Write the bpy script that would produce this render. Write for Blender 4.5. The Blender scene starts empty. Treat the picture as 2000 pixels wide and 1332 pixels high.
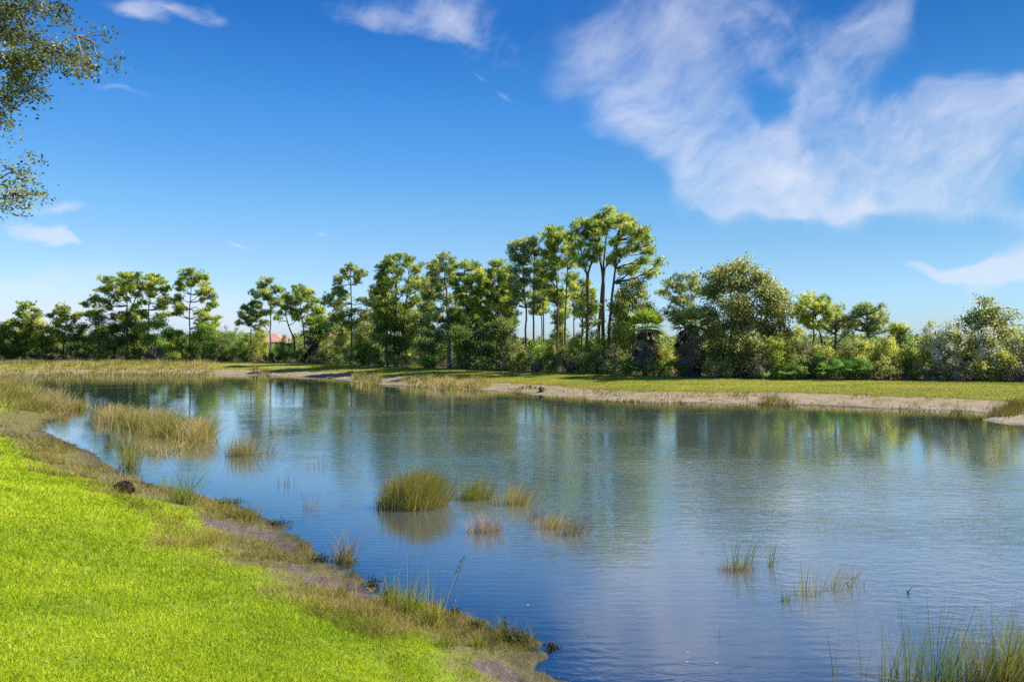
import bpy, math, numpy as np
R = math.radians
rng = np.random.default_rng(7)
sc = bpy.context.scene
col = sc.collection

# ------------------------------------------------------------------ camera
H = 3.8                      # eye height above the water (the bank is 1.7 m above it)
F = 1400.0                   # focal length in pixels of the 2000 px wide photograph
HZ = 668.0
cam = bpy.data.cameras.new('camera'); cam.lens = 25.2; cam.sensor_width = 36
cam.shift_y = 0.001; cam.clip_start = 0.1; cam.clip_end = 12000
camo = bpy.data.objects.new('camera', cam); col.objects.link(camo)
camo.location = (0, 0, H); camo.rotation_euler = (R(90), 0, 0)
sc.camera = camo
sc.view_settings.view_transform = 'Standard'; sc.view_settings.look = 'None'
sc.view_settings.gamma = 1.0; sc.view_settings.exposure = 1.0
sc.view_settings.use_curve_mapping = False
sc.cycles.use_denoising = False
sc.cycles.max_bounces = 8; sc.cycles.transparent_max_bounces = 12
sc.cycles.transmission_bounces = 5; sc.cycles.glossy_bounces = 3; sc.cycles.diffuse_bounces = 3
sc.cycles.caustics_reflective = False; sc.cycles.caustics_refractive = False

# ------------------------------------------------------------------ sun and sky
SUN = np.array([0.95, 0.14, 0.84]); SUN /= np.linalg.norm(SUN)
EL = math.asin(SUN[2]); AZ = math.atan2(SUN[0], SUN[1])
sl = bpy.data.lights.new('sun', 'SUN'); sl.energy = 5.0; sl.angle = R(0.53); sl.color = (1.0, 0.955, 0.87)
so = bpy.data.objects.new('sun', sl); col.objects.link(so)
from mathutils import Vector
so.rotation_euler = Vector(SUN).to_track_quat('Z', 'Y').to_euler()

class NT:
    """small helper that writes node maths as expressions"""
    def __init__(s, tree): s.t = tree; s.n = tree.nodes; s.l = tree.links
    def new(s, typ, **kw):
        nd = s.n.new(typ)
        for k, v in kw.items(): setattr(nd, k, v)
        return nd
    def set(s, sock, v):
        if hasattr(v, 'links') or isinstance(v, bpy.types.NodeSocket): s.l.new(v, sock)
        else: sock.default_value = v
    def m(s, op, a, b=None, c=None, clamp=False):
        nd = s.new('ShaderNodeMath', operation=op, use_clamp=clamp)
        s.set(nd.inputs[0], a)
        if b is not None: s.set(nd.inputs[1], b)
        if c is not None: s.set(nd.inputs[2], c)
        return nd.outputs[0]
    def add(s, a, b): return s.m('ADD', a, b)
    def sub(s, a, b): return s.m('SUBTRACT', a, b)
    def mul(s, a, b): return s.m('MULTIPLY', a, b)
    def smooth(s, x, a, b, lo=0.0, hi=1.0):
        nd = s.new('ShaderNodeMapRange', interpolation_type='SMOOTHSTEP')
        s.set(nd.inputs[0], x)
        for i, v in zip((1, 2, 3, 4), (a, b, lo, hi)): nd.inputs[i].default_value = v
        return nd.outputs[0]
    def noise(s, vec, scale, detail=4, rough=.5, dist=0, scl=None, off=(0, 0, 0)):
        if scl is not None or off != (0, 0, 0):
            mp = s.new('ShaderNodeMapping'); s.l.new(vec, mp.inputs[0])
            mp.inputs['Scale'].default_value = scl or (1, 1, 1); mp.inputs['Location'].default_value = off
            vec = mp.outputs[0]
        nd = s.new('ShaderNodeTexNoise'); s.l.new(vec, nd.inputs['Vector'])
        nd.inputs['Scale'].default_value = scale; nd.inputs['Detail'].default_value = detail
        nd.inputs['Roughness'].default_value = rough; nd.inputs['Distortion'].default_value = dist
        return nd.outputs[0]
    def mix(s, f, a, b, blend='MIX'):
        nd = s.new('ShaderNodeMix', data_type='RGBA', blend_type=blend)
        s.set(nd.inputs[0], f)
        s.set(nd.inputs[6], a if not isinstance(a, tuple) else (*a, 1)); s.set(nd.inputs[7], b if not isinstance(b, tuple) else (*b, 1))
        return nd.outputs[2]
    def comb(s, x, y, z):
        nd = s.new('ShaderNodeCombineXYZ')
        for i, v in enumerate((x, y, z)): s.set(nd.inputs[i], v)
        return nd.outputs[0]

w = bpy.data.worlds.new('World'); sc.world = w; w.use_nodes = True
w.node_tree.nodes.clear()
n = NT(w.node_tree)
sky = n.new('ShaderNodeTexSky', sky_type='NISHITA')
sky.sun_disc = False; sky.sun_elevation = EL; sky.sun_rotation = AZ
sky.altitude = 0; sky.air_density = 1.0; sky.dust_density = 0.4; sky.ozone_density = 3.0
hs = n.new('ShaderNodeHueSaturation'); n.l.new(sky.outputs[0], hs.inputs['Color'])
hs.inputs['Saturation'].default_value = 1.25; hs.inputs['Value'].default_value = 1.0
tc = n.new('ShaderNodeTexCoord')
D = tc.outputs['Generated']
sp = n.new('ShaderNodeSeparateXYZ'); n.l.new(D, sp.inputs[0])
dx, dy, dz = sp.outputs
yy = n.m('MAXIMUM', dy, 0.06)
U = n.m('DIVIDE', dx, yy); V = n.m('DIVIDE', dz, yy)         # direction seen from anywhere near the pond
uv = n.comb(U, V, 0.0)
# wind-drawn fibres: domain warped noise
wn = n.new('ShaderNodeTexNoise'); wn.inputs['Scale'].default_value = 4.0; wn.inputs['Detail'].default_value = 4
n.l.new(uv, wn.inputs['Vector'])
wv = n.new('ShaderNodeVectorMath', operation='SUBTRACT'); n.l.new(wn.outputs['Color'], wv.inputs[0]); wv.inputs[1].default_value = (.5, .5, .5)
wsx = n.new('ShaderNodeVectorMath', operation='SCALE'); n.l.new(wv.outputs[0], wsx.inputs[0]); wsx.inputs[3].default_value = 0.16
wuv = n.new('ShaderNodeVectorMath', operation='ADD'); n.l.new(uv, wuv.inputs[0]); n.l.new(wsx.outputs[0], wuv.inputs[1])
WUV = wuv.outputs[0]
def fibre(ang, sx, sy, scale, rough=.6, detail=7, off=(0, 0, 0)):
    mp = n.new('ShaderNodeMapping', vector_type='TEXTURE'); n.l.new(WUV, mp.inputs[0])
    mp.inputs['Rotation'].default_value = (0, 0, R(ang)); mp.inputs['Scale'].default_value = (sx, sy, 1); mp.inputs['Location'].default_value = off
    return n.noise(mp.outputs[0], scale, detail, rough)
f1 = fibre(28, 2.6, .75, 5.5)
f2 = fibre(70, 1.8, .7, 6.5, off=(3, 1, 0))
f3 = fibre(-12, 3.0, .6, 8.0, off=(7, 2, 0))
def blob(px, py, rx, ry, ang, src=WUV):
    mp = n.new('ShaderNodeMapping', vector_type='TEXTURE'); n.l.new(src, mp.inputs[0])
    mp.inputs['Location'].default_value = ((px-1000)/F, (HZ-py)/F, 0)
    mp.inputs['Rotation'].default_value = (0, 0, R(ang)); mp.inputs['Scale'].default_value = (rx/F, ry/F, 1)
    g = n.new('ShaderNodeTexGradient', gradient_type='SPHERICAL'); n.l.new(mp.outputs[0], g.inputs[0])
    return g.outputs['Fac']
def total(items):
    acc = None
    for (a, *b) in items:
        t = n.mul(blob(*b), a)
        acc = t if acc is None else n.add(acc, t)
    return acc
# big cirrus sheet
sheet = total([(1.7, 1640, 310, 400, 120, 14), (1.5, 1850, 285, 360, 130, 18), (1.2, 1450, 330, 280, 120, -34), (1.3, 1270, 190, 230, 150, -35),
               (1.1, 1280, 60, 260, 160, 20), (.8, 1480, 20, 330, 90, 0), (.7, 1680, 60, 220, 100, 30), (.8, 1600, 80, 160, 80, 20), (.5, 1400, 120, 200, 100, 10), (.55, 1570, 190, 200, 120, 15), (.9, 1480, 90, 130, 190, 60), (.9, 1700, 120, 210, 110, 40), (1.1, 1980, 220, 200, 160, 25),
               (1.1, 1740, 365, 330, 58, 0), (.9, 1970, 400, 160, 45, -10), (.5, 1380, 20, 190, 60, -10), (1.0, 1480, 400, 160, 45, -12)])
hole = total([(.25, 1500, 170, 90, 190, 25), (.25, 1620, 120, 220, 60, 35), (1.3, 1950, 60, 180, 110, -10), (.3, 1480, 250, 60, 30, 60), (1.2, 1180, 420, 260, 130, -38), (.7, 1600, 60, 110, 60, 30)])
sheet = n.sub(sheet, hole)
fib = n.add(n.mul(f1, .62), n.mul(f2, .38))
fine_ = fibre(40, 1.6, .55, 16, .65, off=(2, 9, 0))
soft_ = n.noise(WUV, 3.2, 5, .6, .6)
tex = n.add(n.add(n.mul(n.sub(fib, .5), 2.3), n.mul(n.sub(fine_, .5), 1.2)), n.mul(n.sub(soft_, .5), 3.4))
cl = n.mul(n.smooth(n.add(n.mul(n.m('MINIMUM', sheet, 1.0), 1.0), tex), -.1, 1.85), n.smooth(sheet, -.08, .7))
cl = n.mul(cl, n.smooth(V, .12, .42, .95, .62))
# smaller wisps
wis = total([(.75, 330, 18, 150, 24, -14), (.8, 300, 35, 60, 24, -30), (.5, 420, 25, 60, 20, -30), (.42, 700, 20, 140, 40, -16), (.42, 930, 60, 220, 70, -20), (.42, 860, 20, 200, 60, 10),
             (.6, 990, 185, 45, 20, -30), (.6, 940, 145, 60, 12, -42), (.4, 770, 110, 90, 12, -35),
             (.8, 100, 392, 110, 16, -4), (.9, 50, 420, 120, 18, -12), (.6, 110, 432, 90, 12, -14), (.6, 110, 440, 90, 12, 2), (.7, 165, 491, 50, 14, 0), (.35, 260, 200, 120, 10, 0), (.35, 540, 237, 60, 10, 0),
             (.6, 483, 467, 40, 9, -12), (.6, 652, 443, 32, 9, -6), (1.3, 1960, 488, 120, 42, 18), (1.2, 1880, 505, 150, 18, 2), (1.2, 1990, 500, 90, 30, 0), (.8, 15, 478, 30, 10, 0)])
wc = n.mul(n.smooth(n.add(wis, n.add(n.mul(n.sub(f3, .5), 1.5), n.mul(n.sub(fine_, .5), .8))), .12, 1.05), n.smooth(wis, 0.0, .25))
cl = n.m('MAXIMUM', cl, n.mul(wc, .62))
veil = total([(.9, 120, 600, 420, 110, 0), (.55, 430, 630, 320, 80, 0), (.45, 100, 500, 260, 60, 0)])
veil = n.mul(n.smooth(n.add(veil, n.mul(n.sub(f3, .5), .5)), .05, .9), .62)
cl = n.m('MAXIMUM', cl, veil)
cl = n.mul(cl, n.smooth(dy, .08, .25))
ccol = n.new('ShaderNodeRGB'); ccol.outputs[0].default_value = (4.75, 5.0, 5.75, 1)
# grade of the clear sky: deeper blue higher up; unseen zenith brightened to add light on foliage
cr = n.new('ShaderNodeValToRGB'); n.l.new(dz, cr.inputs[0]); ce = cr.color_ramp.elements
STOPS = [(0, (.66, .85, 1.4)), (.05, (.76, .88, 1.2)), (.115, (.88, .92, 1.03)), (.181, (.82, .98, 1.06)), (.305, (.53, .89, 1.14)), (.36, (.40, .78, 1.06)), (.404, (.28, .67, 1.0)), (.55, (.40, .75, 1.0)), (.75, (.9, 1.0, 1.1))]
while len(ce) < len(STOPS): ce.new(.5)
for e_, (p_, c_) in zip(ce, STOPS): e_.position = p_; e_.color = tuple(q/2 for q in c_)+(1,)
azt = n.smooth(dx, -.35, .85)
azf = n.sub(2.0, n.mul(azt, n.smooth(dz, .0, .4, .72, 1.15)))
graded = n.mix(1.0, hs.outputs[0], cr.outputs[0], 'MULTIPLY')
azc = n.comb(n.mul(n.m('POWER', n.mul(azf, .5), 1.35), 2.0), azf, n.mul(n.m('POWER', n.mul(azf, .5), .93), 2.0))
graded = n.mix(1.0, graded, azc, 'MULTIPLY')
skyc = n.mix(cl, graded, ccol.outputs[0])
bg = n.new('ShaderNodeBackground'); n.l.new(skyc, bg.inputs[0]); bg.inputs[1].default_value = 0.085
wo = n.new('ShaderNodeOutputWorld'); n.l.new(bg.outputs[0], wo.inputs[0])

# ------------------------------------------------------------------ helpers
def W(px, d, py=None, z=None):
    x = (px-1000)/F*d
    if z is None: z = H-(py-HZ)/F*d
    return np.array([x, d, z])
def onwater(px, py, z=0.0):
    d = (H-z)*F/(py-HZ)
    return np.array([(px-1000)/F*d, d, z])

def mat(name):
    m = bpy.data.materials.new(name); m.use_nodes = True
    m.node_tree.nodes.clear()
    return m, NT(m.node_tree)
def out(k, shader, disp=None):
    o = k.new('ShaderNodeOutputMaterial'); k.l.new(shader, o.inputs[0])
def principled(k, colr, rough=.7, spec=.3, normal=None):
    p = k.new('ShaderNodeBsdfPrincipled')
    k.set(p.inputs['Base Color'], (*colr, 1) if isinstance(colr, tuple) else colr)
    k.set(p.inputs['Roughness'], rough); p.inputs['Specular IOR Level'].default_value = spec
    if normal is not None: k.l.new(normal, p.inputs['Normal'])
    return p
def ramp(k, fac, stops):
    r = k.new('ShaderNodeValToRGB'); k.l.new(fac, r.inputs[0])
    e = r.color_ramp.elements
    while len(e) < len(stops): e.new(.5)
    for i, (p, c) in enumerate(stops): e[i].position = p; e[i].color = (*c, 1)
    return r.outputs[0]
def leafmat(name, stops, trans=.35, rough=.5, big=None, spec=.12):
    m, k = mat(name)
    a = k.new('ShaderNodeAttribute', attribute_name='tint')
    fac = a.outputs['Fac']
    if big:
        g = k.new('ShaderNodeNewGeometry')
        nz = k.noise(g.outputs['Position'], big[0], 3)
        fac = k.m('ADD', fac, k.mul(k.sub(nz, .5), big[1]), clamp=True)
    c = ramp(k, fac, stops)
    p = principled(k, c, rough, spec)
    t = k.new('ShaderNodeBsdfTranslucent'); k.l.new(c, t.inputs[0])
    mx = k.new('ShaderNodeMixShader'); mx.inputs[0].default_value = trans
    k.l.new(p.outputs[0], mx.inputs[1]); k.l.new(t.outputs[0], mx.inputs[2])
    out(k, mx.outputs[0])
    return m
def barkmat(name, c1, c2, scale=6):
    m, k = mat(name)
    g = k.new('ShaderNodeNewGeometry')
    nz = k.noise(g.outputs['Position'], scale, 5, .65, scl=(1, 1, .35))
    c = ramp(k, nz, [(.3, c1), (.7, c2)])
    b = k.new('ShaderNodeBump'); b.inputs['Strength'].default_value = .7; b.inputs['Distance'].default_value = .04; k.l.new(nz, b.inputs['Height'])
    p = principled(k, c, .9, .1, b.outputs[0]); out(k, p.outputs[0]); return m

M = {}
M['pine'] = leafmat('pine needles', [(0, (0.127, 0.210, 0.055)), (.45, (0.412, 0.533, 0.103)), (.85, (0.800, 0.800, 0.193)), (1, (0.800, 0.690, 0.248))], .58)
M['pine_dark'] = leafmat('old pine needles', [(0, (0.124, 0.198, 0.087)), (.5, (0.390, 0.478, 0.145)), (.95, (0.763, 0.758, 0.275)), (1, (0.800, 0.578, 0.319))], .56)
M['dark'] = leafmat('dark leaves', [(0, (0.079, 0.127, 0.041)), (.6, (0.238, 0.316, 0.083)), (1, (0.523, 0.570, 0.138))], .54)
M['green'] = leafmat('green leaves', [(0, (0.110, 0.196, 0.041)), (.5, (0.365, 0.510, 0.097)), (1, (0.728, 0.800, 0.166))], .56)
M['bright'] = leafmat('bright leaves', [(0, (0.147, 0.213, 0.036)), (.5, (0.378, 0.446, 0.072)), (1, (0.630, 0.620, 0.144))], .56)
M['olive'] = leafmat('olive leaves', [(0, (0.145, 0.172, 0.053)), (.5, (0.377, 0.414, 0.116)), (1, (0.726, 0.714, 0.231))], .56)
M['oakleaf'] = leafmat('oak leaves', [(0, (0.110, 0.136, 0.049)), (.5, (0.376, 0.394, 0.131)), (.9, (0.800, 0.786, 0.296)), (1, (0.800, 0.786, 0.329))], .5)
M['gold'] = leafmat('golden olive leaves', [(0, (0.212, 0.245, 0.045)), (.5, (0.522, 0.538, 0.100)), (1, (0.800, 0.736, 0.202))], .56)
M['grey'] = leafmat('grey twiggy leaves', [(0, (0.137, 0.118, 0.081)), (.5, (0.294, 0.274, 0.164)), (1, (0.529, 0.470, 0.291))], .3)
M['white'] = leafmat('white seed heads', [(0, (0.500, 0.488, 0.388)), (1, (0.850, 0.825, 0.700))], .4)
M['palmetto'] = leafmat('fan fronds', [(0, (0.060, 0.140, 0.033)), (.6, (0.168, 0.367, 0.066)), (1, (0.360, 0.540, 0.132))], .4, .35)
M['palmyellow'] = leafmat('yellow green fronds', [(0, (0.146, 0.237, 0.029)), (.6, (0.346, 0.455, 0.057)), (1, (0.582, 0.619, 0.129))], .35, .4)
M['skirt'] = leafmat('dead fronds', [(0, (.07, .06, .05)), (.6, (.13, .115, .09)), (1, (.22, .19, .14))], .2, .8)
M['liveoak'] = leafmat('live oak leaves', [(0, (0.063, 0.084, 0.026)), (.5, (0.168, 0.196, 0.058)), (.9, (0.336, 0.322, 0.117)), (1, (0.420, 0.308, 0.156))], .35, .35)
M['rush'] = leafmat('rush stems', [(0, (0.113, 0.184, 0.026)), (.45, (0.321, 0.383, 0.047)), (.75, (0.681, 0.490, 0.120)), (1, (0.800, 0.581, 0.266))], .35)
M['rushgold'] = leafmat('golden marsh grass', [(0, (0.202, 0.221, 0.040)), (.35, (0.426, 0.378, 0.080)), (.65, (0.650, 0.493, 0.180)), (1, (0.800, 0.630, 0.380))], .4)
M['rusttip'] = leafmat('rusty tips', [(0, (.20, .12, .07)), (1, (.42, .28, .20))], .3)
M['tan'] = leafmat('dead tan stems', [(0, (0.242, 0.168, 0.090)), (.6, (0.495, 0.367, 0.220)), (1, (0.682, 0.546, 0.380))], .3)
M['orange'] = leafmat('orange stem bases', [(0, (.45, .19, .06)), (.6, (.55, .30, .12)), (1, (.5, .4, .2))], .3)
M['darkweed'] = leafmat('dark weeds', [(0, (.02, .025, .01)), (.7, (.06, .07, .025)), (1, (.12, .12, .05))], .25)
M['lawn'] = leafmat('lawn blades', [(0, (0.137, 0.233, 0.011)), (.35, (0.357, 0.491, 0.017)), (.7, (0.645, 0.676, 0.031)), (1, (0.704, 0.720, 0.126))], .45, .45, big=(.55, .45))
M['dry'] = leafmat('dry shore grass', [(0, (0.104, 0.106, 0.015)), (.4, (0.270, 0.242, 0.043)), (.75, (0.415, 0.310, 0.086)), (1, (0.519, 0.387, 0.147))], .35, .7, big=(.8, .8))
M['farturf'] = leafmat('far turf', [(0, (0.220, 0.261, 0.023)), (.5, (0.413, 0.413, 0.046)), (1, (0.605, 0.509, 0.108))], .35, .7, big=(.2, .6))
M['bark'] = barkmat('pine bark', (.06, .045, .038), (.19, .15, .125))
M['barkgrey'] = barkmat('grey bark', (.10, .09, .08), (.27, .24, .21))
M['root'] = barkmat('wet dark roots', (.012, .008, .007), (.05, .035, .03), 14)

def tag(o, label=None, cat=None, group=None, kind=None):
    if label: o['label'] = label
    if cat: o['category'] = cat
    if group: o['group'] = group
    if kind: o['kind'] = kind
    return o
def empty(name, loc, label=None, cat=None, group=None):
    o = bpy.data.objects.new(name, None); col.objects.link(o); o.location = loc; o.empty_display_size = .3
    return tag(o, label, cat, group)

class MB:
    """collects faces (triangles and quads) with a tint and a material slot and writes ONE mesh"""
    def __init__(s): s.v = []; s.f = []; s.t = []; s.mi = []; s.n = 0; s.sm = []
    def add(s, v, f, tint=.5, mi=0, smooth=False):
        v = np.asarray(v, float).reshape(-1, 3); f = np.asarray(f, int)
        if len(f) == 0: return
        s.v.append(v); s.f.append(f+s.n); s.n += len(v)
        s.t.append(np.full(len(f), tint, float) if np.isscalar(tint) else np.asarray(tint, float))
        s.mi.append(np.full(len(f), mi)); s.sm.append(np.full(len(f), smooth))
    def build(s, name, mats, parent=None, origin=None):
        me = bpy.data.meshes.new(name)
        if s.v:
            v = np.concatenate(s.v)
            if origin is None and parent is not None: origin = np.array(parent.location)
            if origin is not None: v = v-np.asarray(origin)
            me.vertices.add(len(v)); me.vertices.foreach_set('co', v.astype(np.float32).ravel())
            li = np.concatenate([f.ravel() for f in s.f]); lens = np.concatenate([np.full(len(f), f.shape[1]) for f in s.f])
            me.loops.add(len(li)); me.loops.foreach_set('vertex_index', li.astype(np.int32))
            me.polygons.add(len(lens)); me.polygons.foreach_set('loop_start', (np.cumsum(lens)-lens).astype(np.int32))
            me.update(calc_edges=True)
            at = me.attributes.new('tint', 'FLOAT', 'FACE'); at.data.foreach_set('value', np.concatenate(s.t).astype(np.float32))
            me.polygons.foreach_set('material_index', np.concatenate(s.mi).astype(np.int32))
            me.polygons.foreach_set('use_smooth', np.concatenate(s.sm))
        for m in (mats if isinstance(mats, (list, tuple)) else [mats]): me.materials.append(m)
        o = bpy.data.objects.new(name, me); col.objects.link(o)
        if parent is not None: o.parent = parent
        elif origin is not None: o.location = tuple(float(q) for q in origin)
        return o
    # ---- shapes
    def tube(s, pts, r, sides=7, tint=.5, mi=0):
        P = np.asarray(pts, float); k = len(P); r = np.broadcast_to(np.asarray(r, float), (k,))
        T = np.gradient(P, axis=0); T /= np.linalg.norm(T, axis=1)[:, None]+1e-9
        up = np.where(np.abs(T[:, 2:3]) > .9, [[1., 0, 0]], [[0, 0, 1.]])
        A = np.cross(T, up); A /= np.linalg.norm(A, axis=1)[:, None]+1e-9; B = np.cross(T, A)
        a = np.arange(sides)/sides*2*np.pi
        V = P[:, None]+r[:, None, None]*(np.cos(a)[None, :, None]*A[:, None]+np.sin(a)[None, :, None]*B[:, None])
        i, j = np.meshgrid(np.arange(k-1), np.arange(sides), indexing='ij'); j2 = (j+1) % sides
        s.add(V.reshape(-1, 3), np.stack([i*sides+j, i*sides+j2, (i+1)*sides+j2, (i+1)*sides+j], -1).reshape(-1, 4), tint, mi, True)
    def needles(s, c, d, L, wd, tint, mi=0):
        q = np.cross(d, rng.normal(size=c.shape)); q /= np.linalg.norm(q, axis=1)[:, None]+1e-9
        L = np.broadcast_to(L, (len(c),))[:, None]
        V = np.stack([c-q*wd/2, c+q*wd/2, c+d*L], 1)
        s.add(V.reshape(-1, 3), np.arange(len(c)*3).reshape(-1, 3), tint, mi)
    def leaves(s, c, L, wd, tint, flat=0.0, mi=0):
        N = len(c)
        a = rng.normal(size=(N, 3)); a[:, 2] *= (1-flat); a /= np.linalg.norm(a, axis=1)[:, None]
        b = np.cross(a, rng.normal(size=(N, 3))); b /= np.linalg.norm(b, axis=1)[:, None]
        L = np.broadcast_to(L, (N,))[:, None]; wd = np.broadcast_to(wd, (N,))[:, None]
        V = np.stack([c-a*L/2, c+b*wd/2, c+a*L/2, c-b*wd/2], 1)
        s.add(V.reshape(-1, 3), np.arange(N*4).reshape(-1, 4), tint, mi)
    def stems(s, base, h, lean, wd, tint, curve=1.6, segs=4, mi=0, z_end=None):
        """thin curved ribbons, base Nx3, h N, lean Nx2 (tip shift)"""
        N = len(base); t = np.linspace(0, 1, segs+1)
        h = np.broadcast_to(h, (N,)); wd = np.broadcast_to(wd, (N,))
        cx = base[:, None, 0]+lean[:, None, 0]*t**curve; cy = base[:, None, 1]+lean[:, None, 1]*t**curve
        zt = t if z_end is None else t*(1-t*(1-z_end))*1.0
        cz = base[:, None, 2]+h[:, None]*zt
        C = np.stack([cx, cy, cz], -1)
        an = rng.uniform(0, np.pi, N); sd = np.stack([np.cos(an), np.sin(an)*.5, np.zeros(N)], -1)
        ww = (wd[:, None]*(1-.85*t[None]**1.5))[..., None]*sd[:, None]/2
        V = np.stack([C-ww, C+ww], 2).reshape(-1, 3)
        i = np.arange(N)[:, None]*(segs+1)*2+np.arange(segs)[None]*2
        Fq = np.stack([i, i+1, i+3, i+2], -1).reshape(-1, 4)
        s.add(V, Fq, np.repeat(np.broadcast_to(tint, (N,)), segs), mi)
    def box(s, c, size, mi=0, tint=.5):
        x, y, z = np.array(size)/2
        V = np.array([[a, b, d] for a in (-x, x) for b in (-y, y) for d in (-z, z)])+np.array(c)
        s.add(V, [[0, 1, 3, 2], [4, 6, 7, 5], [0, 4, 5, 1], [2, 3, 7, 6], [0, 2, 6, 4], [1, 5, 7, 3]], tint, mi)

def unit(nn, up=0.0):
    d = rng.normal(size=(nn, 3)); d[:, 2] += up
    return d/np.linalg.norm(d, axis=1)[:, None]
def vnoise(x, y, s, seed=0):
    """value noise on arrays"""
    x = x*s+seed*17.3; y = y*s+seed*9.1
    xi = np.floor(x).astype(int); yi = np.floor(y).astype(int); fx = x-xi; fy = y-yi
    fx = fx*fx*(3-2*fx); fy = fy*fy*(3-2*fy)
    def h(a, b):
        q = np.sin(a*127.1+b*311.7+seed*74.7)*43758.5453; return q-np.floor(q)
    return (h(xi, yi)*(1-fx)+h(xi+1, yi)*fx)*(1-fy)+(h(xi, yi+1)*(1-fx)+h(xi+1, yi+1)*fx)*fy
def fnoise(x, y, s, seed=0, o=3):
    return sum(vnoise(x, y, s*2**i, seed+i)*.5**i for i in range(o))/sum(.5**i for i in range(o))

# ------------------------------------------------------------------ the pond outline and the land
far_px = [(2040, 829), (1990, 828), (1945, 826), (1920, 820), (1950, 812), (1900, 804), (1800, 800), (1700, 797), (1600, 792), (1480, 789), (1400, 788), (1300, 786),
          (1200, 783), (1100, 776), (1000, 767), (930, 762), (860, 758), (800, 755), (740, 752), (700, 748), (660, 741), (620, 737), (560, 735), (480, 733),
          (400, 731), (250, 731), (100, 731), (20, 733)]
left_px = [(-10, 741), (0, 750), (50, 764), (105, 788), (140, 808), (97, 826), (88, 842)]
near_px = [(140, 868), (185, 885), (215, 912), (262, 935), (340, 952), (400, 972), (465, 985), (530, 1018), (590, 1052), (635, 1098), (690, 1112), (735, 1145),
           (800, 1172), (870, 1190), (930, 1210), (980, 1232), (1045, 1250), (1066, 1285), (1080, 1318), (1125, 1348)]
poly = [(60, 12), (62, 33), (34, 34)]+[tuple(onwater(*p)[:2]) for p in far_px+left_px+near_px]+[(2.2, 6.6), (4, 6.0), (8, 5.5), (16, 5), (35, 5)]
poly = np.array(poly)
def sdist(x, y):
    """distance to the shoreline, positive on land"""
    x = np.asarray(x, float); y = np.asarray(y, float); shp = x.shape; x = x.ravel(); y = y.ravel()
    best = np.full(x.shape, 1e9); inside = np.zeros(x.shape, bool)
    m = len(poly)
    for i in range(m):
        a = poly[i]; b = poly[(i+1) % m]; e = b-a
        t = np.clip(((x-a[0])*e[0]+(y-a[1])*e[1])/(e@e), 0, 1)
        best = np.minimum(best, np.hypot(x-a[0]-t*e[0], y-a[1]-t*e[1]))
        c = ((a[1] > y) != (b[1] > y)) & (x < (b[0]-a[0])*(y-a[1])/(b[1]-a[1]+1e-12)+a[0])
        inside ^= c
    return np.where(inside, -best, best).reshape(shp)
def nearw(x, y):
    v = np.where(x > 5, y+4, x+y)
    t = np.clip((21-v)/9, 0, 1); return t*t*(3-2*t)
NP = ([-12, -6, 0, .5, 2, 8, 14, 25, 60, 200], [-1.8, -1.1, 0, .07, .42, 2.05, 2.5, 2.6, 1.6, 1.0])
FP = ([-12, -6, 0, 1, 4, 7, 12, 40, 200], [-2.2, -1.3, 0, .13, .48, .72, .9, 1.0, 1.0])
def ground(x, y, sd=None):
    if sd is None: sd = sdist(x, y)
    wq = nearw(x, y)
    hh = wq*np.interp(sd, *NP)+(1-wq)*np.interp(sd, *FP)
    r = np.hypot(x, y)
    rough = (fnoise(x, y, 1.6, 3)-.5)*.10*np.clip(1-np.abs(sd-.8)/2.2, .12, 1)
    rough = rough*np.clip(1.2-r/60, 0, 1)+(fnoise(x, y, .12, 5)-.5)*.12*np.clip((r-15)/30, 0, 1)
    lump = (fnoise(x, y, 5.5, 13)-.5)*.10*np.clip(1-np.abs(sd-.55)/1.5, 0, 1)*np.clip(1.3-r/40, 0, 1)
    return hh+rough+lump
def gz(x, y): return float(ground(np.array([x]), np.array([y]))[0])

ang = np.radians(np.concatenate([np.arange(-178, -44, 4), np.arange(-44, 44, .16), np.arange(44, 180, 4)]))
rad = np.concatenate([[0.02, .8], np.geomspace(2.5, 150, 560), np.geomspace(153, 9000, 50)])
A_, R_ = np.meshgrid(ang, rad, indexing='xy')
GX = np.sin(A_)*R_; GY = np.cos(A_)*R_
SD = sdist(GX, GY)
GZ = ground(GX, GY, SD)
na = len(ang); nr = len(rad)
ii, jj = np.meshgrid(np.arange(nr-1), np.arange(na), indexing='ij'); j2 = (jj+1) % na
faces = np.stack([ii*na+jj, ii*na+j2, (ii+1)*na+j2, (ii+1)*na+jj], -1).reshape(-1, 4)

_f = faces[len(faces)//2]; _p = np.stack([GX.ravel()[_f], GY.ravel()[_f]], -1); _c = np.cross(_p[1]-_p[0], _p[2]-_p[0]); 
if _c < 0: faces = faces[:, ::-1]
def gridobj(name, X, Y, Z, fc, attrs, m, **kw):
    used = np.unique(fc); re = np.full(X.size, -1); re[used] = np.arange(len(used)); fc = re[fc]
    me = bpy.data.meshes.new(name)
    me.vertices.add(len(used)); me.vertices.foreach_set('co', np.stack([X.ravel()[used], Y.ravel()[used], Z.ravel()[used]], -1).astype(np.float32).ravel())
    me.loops.add(fc.size); me.loops.foreach_set('vertex_index', fc.ravel().astype(np.int32))
    me.polygons.add(len(fc)); me.polygons.foreach_set('loop_start', np.arange(len(fc), dtype=np.int32)*4)
    me.update(calc_edges=True); me.polygons.foreach_set('use_smooth', np.ones(len(fc), bool))
    for an, av in attrs.items():
        at = me.attributes.new(an, 'FLOAT', 'POINT'); at.data.foreach_set('value', av.ravel()[used].astype(np.float32))
    me.materials.append(m)
    o = bpy.data.objects.new(name, me); col.objects.link(o); tag(o, **kw); return o

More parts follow.
